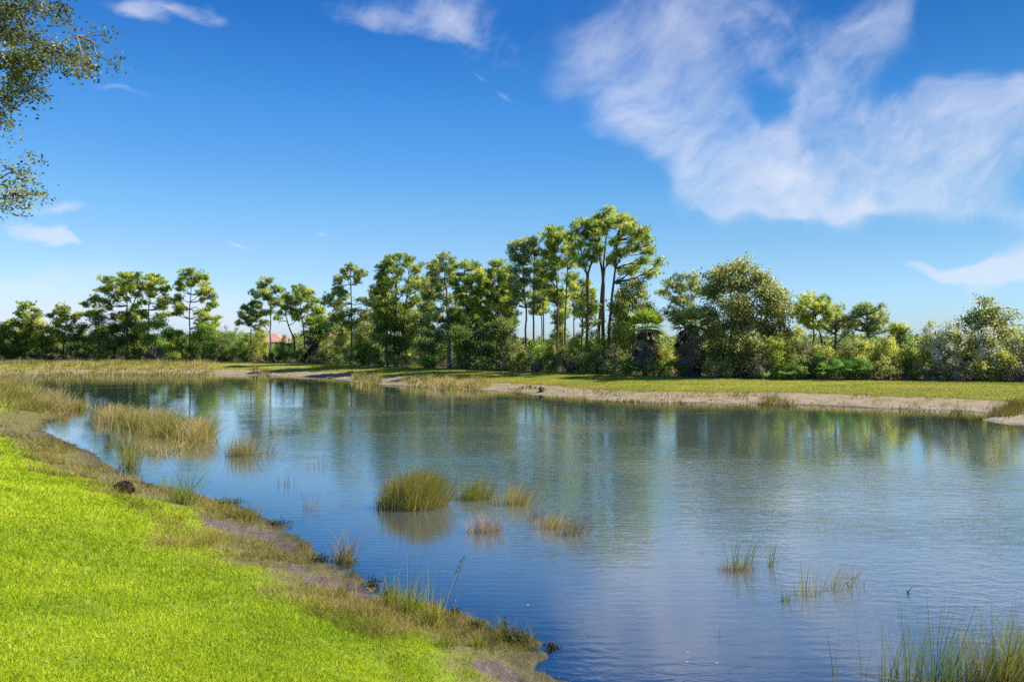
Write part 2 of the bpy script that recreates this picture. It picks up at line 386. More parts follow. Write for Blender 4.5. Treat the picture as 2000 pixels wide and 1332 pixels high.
# bare muddy places on the near bank
def ell(x, y, px, py, rpx, rpy, z=.15):
    c = onwater(px, py, z); s = c[1]/F
    rx = rpx*s; ry = rpy*c[1]*c[1]/(F*(H-z))
    return np.exp(-((x-c[0]-(y-c[1])*0.0)/rx)**2-((y-c[1])/ry)**2)
def mudf(x, y):
    q = ell(x, y, 430, 1030, 60, 14)+ell(x, y, 500, 1042, 60, 14)+ell(x, y, 560, 1058, 30, 10)+1.1*(ell(x, y, 570, 1108, 40, 12)+ell(x, y, 640, 1130, 60, 14)+ell(x, y, 700, 1145, 40, 14))
    q = q*.9+.9*ell(x, y, 960, 1295, 60, 14)+.6*ell(x, y, 860, 1250, 50, 10)+.9*ell(x, y, 1000, 1320, 40, 12)+.8*ell(x, y, 60, 850, 70, 6)+.5*ell(x, y, 180, 880, 40, 8)+.6*ell(x, y, 300, 962, 60, 8)
    return np.clip(q, 0, 1)
MUD = mudf(GX, GY)*nearw(GX, GY)
def lawn_edge(x, y): return np.interp(y, [6, 7.5, 10], [.7, 1.0, 1.5])+(fnoise(x, y, .5, 11)-.5)*1.1+np.clip((y-14)/10, 0, 1)*.9
LAWN = (SD-lawn_edge(GX, GY))
gm, k = mat('ground')
at = lambda nm: k.new('ShaderNodeAttribute', attribute_name=nm).outputs['Fac']
g = k.new('ShaderNodeNewGeometry'); P = g.outputs['Position']
sd_, nw_, mud_, law_ = at('shore'), at('near'), at('mud'), at('lawn')
n1 = k.noise(P, .35, 5, .6); n2 = k.noise(P, 3.0, 6, .65); n3 = k.noise(P, 22, 4, .7); n4 = k.noise(P, .9, 4, .6, off=(5, 5, 0))
dirt = k.mix(n2, (.05, .036, .022), (.22, .155, .095)); dirt = k.mix(k.smooth(n3, .42, .6), dirt, (.13, .15, .03)); dirt = k.mix(k.mul(k.smooth(k.add(law_, k.mul(k.sub(n1, .5), 2.0)), -.7, .3), .5), dirt, (.22, .22, .045))
mudc = k.mix(n2, (.04, .03, .025), (.17, .125, .11)); mudc = k.mix(k.smooth(n3, .5, .75), mudc, (.24, .19, .17))
nearstrip = k.mix(k.smooth(k.add(mud_, k.mul(k.sub(n2, .5), .6)), .3, .6), dirt, mudc)
soil = k.mix(n2, (.09, .14, .01), (.26, .33, .02))
nearc = k.mix(k.smooth(k.add(law_, k.mul(k.sub(n2, .5), .8)), -.2, .25), nearstrip, soil)
# far bank: pale sand, ragged grass edge, mown turf, leaf litter under the trees
sandc = k.mix(n2, (.20, .15, .10), (.41, .32, .215)); sandc = k.mix(k.smooth(n3, .55, .7), sandc, (.17, .12, .075))
sandc = k.mix(k.smooth(k.add(sd_, k.mul(n4, .5)), 1.0, .35), sandc, (.50, .41, .30))
sandc = k.mix(k.mul(k.smooth(n4, .46, .62), .7), sandc, (.20, .17, .07)); sandc = k.mix(k.smooth(k.noise(P, 5.5, 4, .7, scl=(.5, 1, 1), off=(9, 2, 0)), .6, .68), sandc, (.10, .07, .05))
turf = k.mix(k.noise(P, .5, 5, .65, scl=(.35, 2.2, 1)), (.14, .165, .022), (.36, .34, .065)); turf = k.mix(k.smooth(n4, .5, .75), turf, (.40, .31, .13))
turf = k.mix(k.mul(k.smooth(n3, .5, .7), .4), turf, (.12, .15, .02))
edge = k.add(k.add(sd_, k.mul(k.sub(n1, .5), 1.6)), k.mul(k.sub(n2, .5), 1.2))
brown = k.mix(n3, (.12, .09, .04), (.25, .20, .09))
farc = k.mix(k.smooth(edge, 3.4, 3.9), sandc, k.mix(k.smooth(edge, 3.9, 4.6), brown, turf))
litter = k.mix(n2, (.05, .04, .025), (.11, .085, .05))
farc = k.mix(k.smooth(sd_, 11.5, 14.0), farc, litter)
gcol = k.mix(nw_, farc, nearc)
bed = k.mix(n2, (.10, .075, .075), (.28, .22, .21))
gcol = k.mix(k.smooth(sd_, -.02, -.14), gcol, bed)
wet = k.smooth(k.add(sd_, k.mul(k.sub(n2, .5), .8)), .75, .0)
gcol = k.mix(k.mul(wet, .7), gcol, (.035, .028, .024))
bp = k.new('ShaderNodeBump'); bp.inputs['Strength'].default_value = .8; bp.inputs['Distance'].default_value = .05
k.l.new(k.add(n3, k.mul(n2, 1.5)), bp.inputs['Height'])
p = principled(k, gcol, k.sub(.95, k.mul(wet, .4)), .2, bp.outputs[0]); out(k, p.outputs[0])
gridobj('ground', GX, GY, GZ, faces, dict(shore=SD, near=nearw(GX, GY), mud=MUD, lawn=LAWN), gm, kind='structure')

# ------------------------------------------------------------------ water
wmask = (GZ.ravel()[faces] < .03).any(1) & (SD.ravel()[faces] < .6).all(1)
wm, k = mat('pond water')
g = k.new('ShaderNodeNewGeometry'); P = g.outputs['Position']
dep = k.new('ShaderNodeAttribute', attribute_name='depth').outputs['Fac']
spz = k.new('ShaderNodeSeparateXYZ'); k.l.new(P, spz.inputs[0])
wind = k.noise(P, .045, 3, .55, off=(11, 3, 0)); wind2 = k.noise(P, .16, 3, .6, off=(1, 8, 0), scl=(.6, 1.3, 1))
# the breeze reaches the open middle and the right of the pond; the left end lies calm behind the trees
offs = k.new('ShaderNodeAttribute', attribute_name='off').outputs['Fac']
side = k.smooth(k.add(spz.outputs[0], k.mul(spz.outputs[1], .25)), -8, 9)
open_ = k.smooth(dep, .25, .9)
amp = k.mul(k.add(.03, k.mul(k.add(k.mul(side, .52), k.mul(k.smooth(wind2, .42, .62), .5)), k.smooth(wind, .3, .6))), k.add(.45, k.mul(open_, .55)))
chop = k.noise(P, 1.0, 4, .6, .8, scl=(1.9, 4.2, 1))
fine = k.noise(P, 1.0, 3, .5, .3, scl=(4.0, 11.0, 1), off=(4, 4, 0))
wv_ = k.new('ShaderNodeTexWave', wave_type='BANDS', bands_direction='Y'); k.l.new(P, wv_.inputs['Vector'])
wv_.inputs['Scale'].default_value = 1.5; wv_.inputs['Distortion'].default_value = 3.0; wv_.inputs['Detail'].default_value = 2; wv_.inputs['Detail Scale'].default_value = .6
amp = k.mul(k.mul(amp, k.smooth(spz.outputs[1], 25, 70, 1.0, .5)), k.m('MAXIMUM', k.smooth(offs, 1.5, 15, .22, 1.0), k.smooth(spz.outputs[1], 30, 22)))
hgt = k.add(k.mul(chop, amp), k.add(k.mul(fine, k.mul(amp, .30)), k.mul(wv_.outputs['Fac'], .026)))
b = k.new('ShaderNodeBump'); b.inputs['Strength'].default_value = 1.0; b.inputs['Distance'].default_value = .022; k.l.new(hgt, b.inputs['Height'])
gl = k.new('ShaderNodeBsdfGlossy'); gl.inputs['Roughness'].default_value = .02; gl.inputs[0].default_value = (1, .985, .95, 1); k.l.new(b.outputs[0], gl.inputs['Normal'])
body = k.new('ShaderNodeBsdfDiffuse'); nwa = k.new('ShaderNodeAttribute', attribute_name='near').outputs['Fac']
k.l.new(k.mix(k.mul(k.smooth(offs, 15, 2.5), nwa), (.095, .135, .112), (.205, .225, .215)), body.inputs[0])
tr = k.new('ShaderNodeBsdfTransparent'); tr.inputs[0].default_value = (.62, .70, .74, 1)
turb = k.m('SUBTRACT', 1.0, k.m('POWER', 2.718, k.mul(dep, -1.0)))
mx = k.new('ShaderNodeMixShader'); k.l.new(turb, mx.inputs[0]); k.l.new(tr.outputs[0], mx.inputs[1]); k.l.new(body.outputs[0], mx.inputs[2])
fr = k.new('ShaderNodeFresnel'); fr.inputs[0].default_value = 1.36; k.l.new(b.outputs[0], fr.inputs['Normal'])
mx2 = k.new('ShaderNodeMixShader'); k.l.new(k.m('MULTIPLY_ADD', fr.outputs[0], .76, .38, clamp=True), mx2.inputs[0]); k.l.new(mx.outputs[0], mx2.inputs[1]); k.l.new(gl.outputs[0], mx2.inputs[2])
out(k, mx2.outputs[0])
gridobj('water', GX, GY, np.zeros_like(GX), faces[wmask], dict(depth=np.clip(-GZ, 0, 3), off=-SD, near=nearw(GX, GY)), wm, kind='structure')

# ------------------------------------------------------------------ woods on the far bank
TB = ([-400, 0, 450, 600, 750, 900, 1100, 1250, 1500, 1750, 2000, 2400], [704, 705, 706, 709, 715, 721, 727, 734, 740, 742, 745, 750])
def dbase(px): return (H-.92)*F/(np.interp(px, *TB)-HZ)

def limb(mb, a, b, r0, r1, sag=.08, mi=0, k_=5):
    a = np.array(a, float); b = np.array(b, float); L = np.linalg.norm(b-a)
    t = np.linspace(0, 1, k_)[:, None]
    P_ = a+(b-a)*t; P_[:, 2] += (np.sin(t[:, 0]*np.pi)*-sag*L); P_[1:-1] += rng.normal(size=(k_-2, 3))*L*.03
    mb.tube(P_, np.linspace(r0, r1, k_), 5, .5, mi); return P_

def grow(lobes, fill=.25):
    o_ = list(lobes)
    for (a, b, c_, d_) in lobes:
        o_.append((a+rng.uniform(-.9, .9)*c_, b+rng.uniform(.5, 1.9)*d_, c_*.58, d_*.65))
        if rng.random() < fill: o_.append((a+rng.uniform(-.8, .8)*c_, b+rng.uniform(1.8, 4.2)*d_, c_*.6, d_*.7))
    return o_

def pine(label, px, trunks, lobes, back=2.0, fill=.22, m='pine', dens=1.0, group='slash pines on the far bank', bark='bark', wide=.16):
    """trunks: list of polylines in photograph pixels at the tree's own distance; lobes: needle clumps (px, py, half width, half height)"""
    d = dbase(px)+back; s = d/F
    x0 = (trunks[0][0][0]-1000)*s; base = (x0, d, gz(x0, d))
    root = empty('pine_tree', base, label, 'pine tree', group)
    tb = MB(); cb = MB(); ax = []
    for ti, tr_ in enumerate(trunks):
        off = 0 if ti == 0 else rng.uniform(-.8, .8)
        P_ = [W(a, d+off, b) for a, b in tr_]
        P_.insert(0, np.array([P_[0][0], d+off, gz(P_[0][0], d+off)-.1])) if P_[0][2] > gz(P_[0][0], d)+.2 else None
        P_ = np.array(P_)
        # smooth the polyline
        tt = np.linspace(0, len(P_)-1, 14); Q = np.stack([np.interp(tt, np.arange(len(P_)), P_[:, c]) for c in range(3)], -1)
        Q[1:-1] += rng.normal(size=(12, 3))*.03
        tb.tube(Q, np.linspace(wide, .045, 14), 8); ax.append(Q)
    axp = np.concatenate(ax)
    for (lx, ly, rx, ry) in grow(lobes, fill):
        c = W(lx, d, ly); rw = rx*s*1.1; rh = ry*s*1.25
        c[1] += rng.uniform(-1, 1)*max(1.0, abs(c[0]-x0)*.35+.8)
        # limb from the trunk, starting lower than the clump
        dd = np.linalg.norm((axp-c)*np.array([1, 1, .6]), axis=1)+np.where(axp[:, 2] > c[2]-.2, 3, 0)
        a = axp[np.argmin(dd)]
        P_ = limb(tb, a, c-np.array([0, 0, rh*.4]), .07, .025, .04)
        ns = max(2, int(rw*rh*5.2)+3)
        sub = c+unit(ns)*rng.uniform(.3, 1.0, (ns, 1))*np.array([rw, max(rw*.8, .7), rh])*.82
        for q in sub: limb(tb, P_[3], q-np.array([0, 0, .1]), .02, .008, .05, k_=3)
        nt = max(5, int(13*dens))
        t_c = np.repeat(sub, nt, 0)+rng.normal(size=(ns*nt, 3))*np.array([.25, .25, .16])
        tt = np.repeat(rng.uniform(.0, .85, ns), nt)+rng.uniform(-.25, .3, ns*nt)
        tt = np.clip(tt, 0, .93); tt[rng.random(len(tt)) < .03] = 1.0
        nn = 15; c2 = np.repeat(t_c, nn, 0); dr = unit(len(c2), .35)
        cb.needles(c2, dr, rng.uniform(.22, .42, len(c2)), .046*max(1, d/70), np.repeat(tt, nn))
    tb.build('trunk', M[bark], root); cb.build('crown', M[m], root)
    return root

def broad(label, px, lobes, back=2.0, m='green', stems_px=None, leaf=.14, dens=1.0, cat='tree', name='leafy_tree', group='leafy trees on the far bank', bark='barkgrey', dep=.75):
    d = dbase(px)+back; s = d/F; x0 = (px-1000)*s; base = np.array([x0, d, gz(x0, d)])
    root = empty(name, tuple(base), label, cat, group)
    tb = MB(); cb = MB(); lob = np.array(lobes, float)
    hx = max(1.0, (lob[:, 0].max()-lob[:, 0].min())*s/2)
    for sx, sy in (stems_px or [(px, 0)]):
        top = W(sx+rng.uniform(-6, 6), d, lob[:, 1].min()+(lob[:, 1].max()-lob[:, 1].min())*.35)
        b0 = base+np.array([(sx-px)*s*.5, rng.uniform(-.3, .3), -.1])
        t = np.linspace(0, 1, 7)[:, None]; Q = b0+(top-b0)*t; Q[1:-1] += rng.normal(size=(5, 3))*.08
        tb.tube(Q, np.linspace(.14, .03, 7), 7)
    for (lx, ly, rx, ry) in lobes:
        c = W(lx, d, ly); rw = rx*s; rh = ry*s; c[1] += rng.uniform(-1, 1)*hx*dep*.6
        limb(tb, Q[rng.integers(2, 6)], c, .05, .012, .02)
        area = rw*rh*3.6; leaf_ = leaf*1.45; N = int(area/(leaf_*leaf_*.30)*5.2*dens)
        ns = max(5, int(area*7)); sub = c+unit(ns)*rng.uniform(.25, 1.0, (ns, 1))*np.array([rw, max(rw*dep, .6), rh])
        idx = rng.integers(0, ns, N); sdv = .3
        pts = sub[idx]+rng.normal(size=(N, 3))*np.array([sdv, sdv, sdv*.8])
        tt = rng.uniform(.1, .8, ns)[idx]+rng.uniform(-.25, .25, N)
        pts[:, 2] = np.maximum(pts[:, 2], base[2]+.05)
        cb.leaves(pts, leaf_*rng.uniform(.7, 1.3, N), leaf_*.55*rng.uniform(.7, 1.2, N), np.clip(tt, 0, 1))
    tb.build('trunk', M[bark], root); cb.build('crown', M[m], root)
    return root

def fan(mb, c, d, L, tint, nb=11, mi=0, droop=.25):
    """one fan shaped frond: leaflets spread from the stalk end c towards d"""
    d = d/np.linalg.norm(d); sd = np.cross(d, [0, 0, 1.0]); sd /= np.linalg.norm(sd)+1e-9
    a = np.linspace(-1.25, 1.25, nb)+rng.normal(size=nb)*.06
    dr = np.cos(a)[:, None]*d+np.sin(a)[:, None]*sd; dr[:, 2] -= droop*rng.uniform(.3, 1.2, nb); dr /= np.linalg.norm(dr, axis=1)[:, None]
    q = np.cross(dr, rng.normal(size=3)*.3+np.cross(d, sd)); q /= np.linalg.norm(q, axis=1)[:, None]
    c = np.repeat(np.array(c)[None], nb, 0); wd = L*.10; Ls = L*rng.uniform(.85, 1.05, nb)[:, None]
    V = np.stack([c, c+dr*Ls*.45-q*wd/2, c+dr*Ls, c+dr*Ls*.45+q*wd/2], 1)
    mb.add(V.reshape(-1, 3), np.arange(nb*4).reshape(-1, 4), tint, mi)

def palm(label, px, topy, cy, rx, back=1.5, m='palmyellow', skirt=1.0, group='cabbage palms on the far bank'):
    d = dbase(px)+back; s = d/F; x0 = (px-1000)*s; zb = gz(x0, d)
    root = empty('cabbage_palm', (x0, d, zb), label, 'palm tree', group)
    c = W(px, d, cy); rw = rx*s
    tb = MB(); t = np.linspace(0, 1, 6)[:, None]; tb.tube(np.array([x0, d, zb-.1])+(c-np.array([x0, d, zb-.1]))*t, .2, 10); tb.build('trunk', M['bark'], root)
    cb = MB(); sk = MB(); topz = W(px, d, topy)[2]; hh = (topz-c[2])*1.1
    for i in range(46):
        a = rng.uniform(0, 2*np.pi); e = rng.uniform(-.15, 1.3)
        dr = np.array([np.cos(a)*np.cos(e), np.sin(a)*np.cos(e), np.sin(e)*hh/rw*1.1]); L = rw*rng.uniform(.5, .8)
        c0 = c+dr*rw*.5; cb.tube([c, c0], .012, 3, .5); fan(cb, c0, dr, L, np.clip(rng.uniform(.2, .9), 0, 1), 16, droop=.35)
    for i in range(int(60*skirt)):
        a = rng.uniform(0, 2*np.pi); o = c+np.array([np.cos(a), np.sin(a), 0])*rw*rng.uniform(.15, .62)+np.array([0, 0, rng.uniform(-1.5, .1)*hh*skirt])
        fan(sk, o, np.array([np.cos(a)*.35, np.sin(a)*.35, -1]), rw*rng.uniform(.4, .7), rng.uniform(0, 1), 11, droop=.5)
    cb.build('crown', M[m], root)
    if skirt > 0: sk.build('dead_frond_skirt', M['skirt'], root)
    return root

def shrub(label, px, topy, hw, m, back=.6, leaf=.12, dens=1.0, name='shrub', cat='shrub', twig=1.0, tall=None):
    d = dbase(px)+back; s = d/F; x0 = (px-1000)*s; zb = gz(x0, d)
    root = empty(name, (x0, d, zb), label, cat, 'shrubs along the wood edge')
    topz = W(px, d, topy-(9 if topy < 672 else 3))[2]; hh = max(.5, topz-zb); rw = hw*s; ry = min(rw, 1.6)
    sb = MB(); fb = MB()
    for i in range(int(7*twig)+3):
        a = rng.uniform(0, 2*np.pi); q = np.array([x0+np.cos(a)*rw*.7, d+np.sin(a)*ry*.6, zb+hh*rng.uniform(.5, .95)])
        limb(sb, (x0+rng.uniform(-.3, .3)*rw, d+rng.uniform(-.2, .2), zb-.05), q, .03, .008, -.06)
    sb.build('stem', M['barkgrey'], root)
    ns = max(8, int(rw*hh*7)); e = unit(ns); rr = rng.uniform(.45, 1.0, (ns, 1))
    sub = np.array([x0, d, zb+hh*.48])+e*rr*np.array([rw, ry, hh*.50]); sub[:, 2] += (fnoise(sub[:, 0], sub[:, 1], .8, int(px) % 50)-.5)*hh*.35
    leaf = leaf*1.4; N = int(rw*hh*2.2/(leaf*leaf*.30)*3.0*dens); idx = rng.integers(0, ns, N)
    pts = sub[idx]+rng.normal(size=(N, 3))*.17; pts[:, 2] = np.maximum(pts[:, 2], zb+.03)
    tt = rng.uniform(.1, .8, ns)[idx]+rng.uniform(-.25, .25, N)
    fb.leaves(pts, leaf*rng.uniform(.7, 1.4, N), leaf*.45*rng.uniform(.7, 1.2, N), np.clip(tt, 0, 1))
    fb.build('foliage', M[m], root)
    return root

def palmetto(label, px, topy, hw, back=-.2, m='palmetto'):
    d = dbase(px)+back; s = d/F; x0 = (px-1000)*s; zb = gz(x0, d)
    root = empty('saw_palmetto', (x0, d, zb), label, 'palmetto', 'saw palmettos along the wood edge')
    hh = W(px, d, topy)[2]-zb; rw = hw*s; fb = MB()
    for i in range(int(22+rw*16)):
        a = rng.uniform(0, 2*np.pi); o = np.array([x0+rng.uniform(-.75, .75)*rw, d+rng.uniform(-.6, .6), zb])
        e = rng.uniform(.5, 1.3); dr = np.array([np.cos(a)*np.cos(e), np.sin(a)*np.cos(e)-.15, np.sin(e)])
        tip = o+dr*hh*rng.uniform(.45, .85); fb.tube([o, tip], .012, 3, .3); fan(fb, tip, dr, min(.55, hh*.4)*rng.uniform(.8, 1.1), rng.uniform(0, 1), 13, droop=.15)
    fb.build('fronds', M[m], root)
    return root

# ---- pines, from the left end of the wood to the right
pine('slim pine with a bushy yellow-green crown at the far left end of the wood', 50, [[(50, 700), (51, 600)]],
     [(52, 597, 20, 10), (35, 612, 14, 9), (70, 612, 16, 10), (25, 632, 18, 10), (55, 630, 22, 12), (82, 636, 16, 10), (15, 655, 20, 12), (50, 655, 25, 12), (85, 660, 18, 10)], m='pine', dens=1.1)
pine('young pine with one small round top on a leaning stem near the left end', 128, [[(122, 700), (127, 660), (132, 605)]],
     [(133, 604, 16, 10), (120, 612, 12, 8), (145, 614, 12, 8), (130, 626, 18, 9), (112, 634, 12, 8), (150, 640, 12, 8), (125, 655, 20, 10)], m='pine')
pine('wide flat-topped pine with a low limb reaching out to its left', 243, [[(247, 690), (248, 620), (247, 550)], [(248, 625), (262, 590), (276, 556)]],
     [(240, 537, 26, 8), (268, 540, 20, 8), (218, 550, 20, 9), (248, 555, 26, 10), (280, 556, 18, 9), (200, 566, 18, 9), (230, 570, 20, 8), (178, 588, 19, 9), (262, 575, 14, 7), (208, 590, 12, 6), (235, 615, 18, 9), (205, 612, 14, 8)])
pine('rounded pine crowding against the wide flat-topped pine', 290, [[(290, 690), (290, 610), (292, 555)]],
     [(298, 541, 22, 8), (318, 552, 18, 9), (280, 562, 14, 8), (330, 566, 12, 8), (300, 566, 18, 8), (275, 590, 12, 7), (310, 588, 16, 8), (330, 592, 9, 6), (285, 612, 14, 7), (322, 612, 14, 7)], back=3.5)
pine('straight single pine with an open round crown beside a sky gap', 371, [[(371, 695), (370, 610), (375, 545)]],
     [(374, 532, 24, 8), (352, 541, 12, 7), (396, 543, 12, 7), (375, 550, 16, 8), (407, 560, 12, 8), (350, 562, 10, 6), (412, 578, 12, 9), (395, 570, 10, 7), (415, 597, 12, 9), (345, 588, 16, 8), (357, 600, 12, 8), (405, 612, 16, 9), (338, 604, 8, 7), (395, 630, 16, 9)])
pine('pine leaning its drooping boughs to the left beside the red roof', 528, [[(528, 700), (528, 620), (530, 560)], [(490, 695), (490, 625)]],
     [(529, 549, 18, 8), (512, 560, 14, 8), (543, 562, 13, 8), (525, 572, 20, 9), (502, 577, 14, 9), (490, 592, 14, 9), (548, 582, 10, 9), (507, 596, 16, 8), (483, 607, 11, 8), (497, 618, 16, 7), (520, 588, 14, 7), (480, 622, 10, 6), (512, 632, 14, 6)], m='pine_dark')
pine('low rounded pine with a slanting bare limb right of the red roof', 590, [[(598, 700), (592, 640), (585, 575)], [(575, 665), (562, 630), (556, 605)]],
     [(580, 564, 24, 8), (602, 573, 18, 9), (562, 580, 14, 8), (585, 585, 22, 9), (615, 590, 14, 9), (557, 600, 12, 7), (600, 603, 20, 9), (626, 610, 12, 9), (580, 615, 14, 8), (612, 625, 18, 9), (548, 612, 8, 5), (632, 632, 12, 8)])
pine('sparse thin-crowned pine with one brown bough near its top', 686, [[(686, 695), (687, 600), (684, 522)]],
     [(686, 521, 16, 8), (672, 533, 10, 7), (656, 545, 15, 10), (712, 536, 12, 7), (662, 560, 10, 7), (700, 545, 8, 6), (676, 572, 12, 12), (650, 582, 12, 8), (704, 590, 17, 9), (664, 597, 16, 9), (640, 588, 8, 6), (680, 612, 18, 8), (712, 612, 12, 8), (655, 618, 14, 8)], m='pine_dark', dens=.85)
pine('broad domed pine mass of several stems, right of the sparse one', 778, [[(770, 705), (772, 620), (776, 520)], [(784, 705), (788, 630), (800, 540)], [(757, 705), (755, 640), (752, 560)]],
     [(776, 502, 24, 8), (800, 508, 18, 8), (758, 514, 16, 8), (820, 526, 12, 10), (745, 534, 12, 10), (780, 524, 18, 8), (805, 545, 16, 10), (762, 552, 18, 10), (735, 560, 14, 9), (726, 578, 11, 9), (785, 572, 20, 10), (822, 560, 13, 11), (748, 590, 18, 10), (812, 590, 17, 11), (770, 608, 20, 10), (735, 612, 13, 9), (798, 620, 20, 10), (828, 606, 10, 10)], fill=.95)
pine('tall pine with a thick pale trunk and long down-slanting bare limbs', 875, [[(878, 712), (876, 640), (872, 570), (866, 510)]],
     [(864, 502, 18, 8), (848, 514, 10, 8), (882, 510, 11, 7), (866, 522, 18, 8), (846, 536, 14, 9), (886, 532, 14, 9), (834, 556, 14, 10), (862, 552, 14, 8), (838, 582, 14, 10), (856, 606, 14, 9), (895, 570, 12, 9), (840, 622, 14, 9), (900, 612, 14, 10), (868, 640, 12, 8)], fill=.8, bark='barkgrey', wide=.3, m='pine_dark')
pine('dense green pine with feathery yellow-green top next to the pale trunk', 915, [[(912, 705), (912, 620), (908, 530)]],
     [(906, 520, 16, 8), (930, 520, 20, 9), (895, 540, 14, 9), (920, 542, 20, 10), (945, 545, 16, 10), (905, 566, 20, 10), (935, 570, 22, 11), (955, 590, 14, 11), (915, 594, 22, 11), (940, 612, 22, 11), (905, 622, 18, 10), (960, 622, 14, 10), (925, 640, 22, 10)], fill=.9, dens=1.2)
pine('bright needled pine with a low wide top before the tall group', 975, [[(970, 705), (972, 620), (975, 530)]],
     [(968, 517, 24, 7), (992, 524, 14, 8), (955, 530, 12, 8), (978, 542, 20, 10), (962, 562, 16, 10), (988, 570, 14, 11), (972, 590, 18, 11), (992, 606, 12, 10), (970, 625, 18, 10)], fill=.9, back=5, dens=1.1)
pine('dark blue-green pine of the tall group with its top a step lower', 1030, [[(1027, 700), (1028, 610), (1020, 490)], [(1042, 700), (1042, 620), (1044, 500)]],
     [(1016, 474, 14, 8), (1042, 472, 18, 7), (1004, 484, 8, 8), (1024, 488, 18, 9), (1052, 490, 12, 9), (1010, 506, 13, 9), (1038, 510, 17, 9), (1006, 528, 12, 8), (1030, 532, 18, 10), (1055, 530, 10, 10), (1015, 552, 16, 9), (1042, 556, 17, 10), (1020, 578, 14, 9), (1002, 560, 8, 8), (1048, 582, 13, 9)], m='pine_dark')
pine('pine with a stepped rounded crown between the dark and the tallest pines', 1090, [[(1088, 700), (1090, 610), (1082, 460)], [(1103, 700), (1104, 620), (1110, 500)]],
     [(1082, 450, 17, 8), (1101, 448, 14, 7), (1070, 462, 12, 9), (1092, 468, 18, 9), (1112, 466, 9, 8), (1078, 486, 16, 10), (1106, 490, 16, 10), (1068, 506, 10, 9), (1092, 514, 18, 10), (1116, 518, 12, 10), (1075, 536, 14, 10), (1102, 544, 16, 10), (1086, 566, 15, 9), (1118, 548, 10, 9), (1068, 560, 10, 8)], back=3)
pine('forked pine with a dark rounded head left of the tallest one', 1148, [[(1147, 700), (1148, 620), (1147, 540), (1136, 500), (1130, 450)], [(1147, 540), (1158, 500), (1162, 450)]],
     [(1140, 431, 20, 8), (1160, 438, 16, 8), (1122, 444, 12, 8), (1142, 450, 18, 9), (1164, 458, 12, 9), (1118, 462, 8, 7), (1130, 474, 14, 9), (1158, 478, 12, 9), (1144, 498, 13, 8), (1168, 484, 6, 6), (1133, 512, 9, 6)], back=2)
pine('tallest pine, slender twin-limbed trunk topped by a high dome', 1170, [[(1168, 705), (1170, 630), (1178, 540), (1182, 480), (1190, 425)], [(1178, 540), (1170, 500), (1168, 450)], [(1178, 530), (1198, 500), (1205, 460)]],
     [(1190, 416, 20, 7), (1210, 419, 18, 7), (1172, 424, 14, 7), (1228, 430, 14, 8), (1192, 432, 16, 7), (1180, 446, 12, 7), (1240, 444, 9, 7), (1165, 440, 8, 6), (1212, 436, 11, 6)], back=4, wide=.2)
pine('tall slender pine with tiered boughs reaching out to its right', 1190, [[(1187, 705), (1190, 630), (1198, 560), (1205, 480), (1212, 430)]],
     [(1220, 446, 14, 7), (1238, 458, 14, 7), (1256, 452, 12, 7), (1262, 466, 10, 6), (1205, 470, 11, 9), (1246, 482, 15, 7), (1270, 486, 13, 7), (1218, 492, 15, 7), (1202, 498, 10, 6), (1240, 520, 12, 6), (1262, 512, 16, 6), (1280, 520, 12, 8), (1268, 530, 10, 5), (1222, 528, 10, 5)], back=2.5, wide=.19, dens=.95)
pine('thin backlit pine of the sparse stand behind the tall group', 1060, [[(1058, 700), (1058, 580)]], [(1058, 578, 14, 10), (1064, 598, 12, 8), (1050, 600, 10, 8)], back=12, wide=.12)
pine('thin far pine seen in the bright gap below the tall crowns', 1118, [[(1120, 700), (1121, 560)]], [(1122, 562, 16, 9), (1110, 575, 12, 8), (1132, 580, 13, 9)], back=16, wide=.12)
pine('short bright pine filling the gap under the forked head', 1140, [[(1136, 705), (1137, 570)]],
     [(1138, 558, 15, 9), (1152, 570, 15, 10), (1126, 580, 13, 10), (1145, 592, 17, 10), (1160, 598, 12, 10), (1132, 606, 14, 9), (1152, 620, 13, 9)], back=3)
pine('small feathery pine behind the big oak with a ragged thin top', 1330, [[(1338, 720), (1336, 620), (1330, 550)], [(1352, 720), (1350, 560)]],
     [(1308, 552, 9, 6), (1325, 545, 14, 8), (1350, 541, 17, 8), (1304, 568, 8, 6), (1332, 564, 14, 9), (1362, 558, 13, 9), (1318, 584, 13, 8), (1345, 586, 17, 9), (1306, 606, 11, 8), (1322, 612, 17, 9), (1352, 610, 12, 8)], back=7, dens=.8, m='pine_dark')
pine('leaning flat-topped pine standing alone against the sky right of the oak', 1590, [[(1612, 720), (1604, 660), (1588, 605)], [(1590, 720), (1588, 610)]],
     [(1582, 583, 20, 7), (1602, 586, 16, 7), (1566, 594, 9, 6), (1588, 598, 16, 7), (1612, 596, 8, 6), (1565, 608, 9, 6), (1582, 616, 13, 8), (1574, 628, 10, 7)], back=4)
pine('see-through small pine beside the leaning flat-topped one', 1632, [[(1630, 720), (1632, 640), (1634, 605)]],
     [(1630, 602, 10, 6), (1645, 608, 9, 6), (1618, 616, 8, 6), (1650, 622, 7, 5), (1632, 622, 10, 6), (1642, 638, 10, 6), (1620, 640, 10, 6), (1612, 630, 6, 5)], back=6, dens=.6, m='pine_dark')
pine('small lollipop-shaped pine with a loose round crown of separate tufts', 1697, [[(1694, 720), (1694, 650), (1692, 602)]],
     [(1692, 596, 11, 6), (1680, 602, 8, 5), (1706, 602, 8, 5), (1674, 614, 6, 5), (1694, 614, 11, 6), (1716, 612, 7, 5), (1722, 622, 5, 4), (1684, 630, 9, 5), (1704, 630, 9, 5), (1664, 620, 6, 4), (1664, 634, 5, 4), (1730, 640, 4, 3), (1694, 644, 9, 5)], back=5, dens=.6, m='pine_dark')
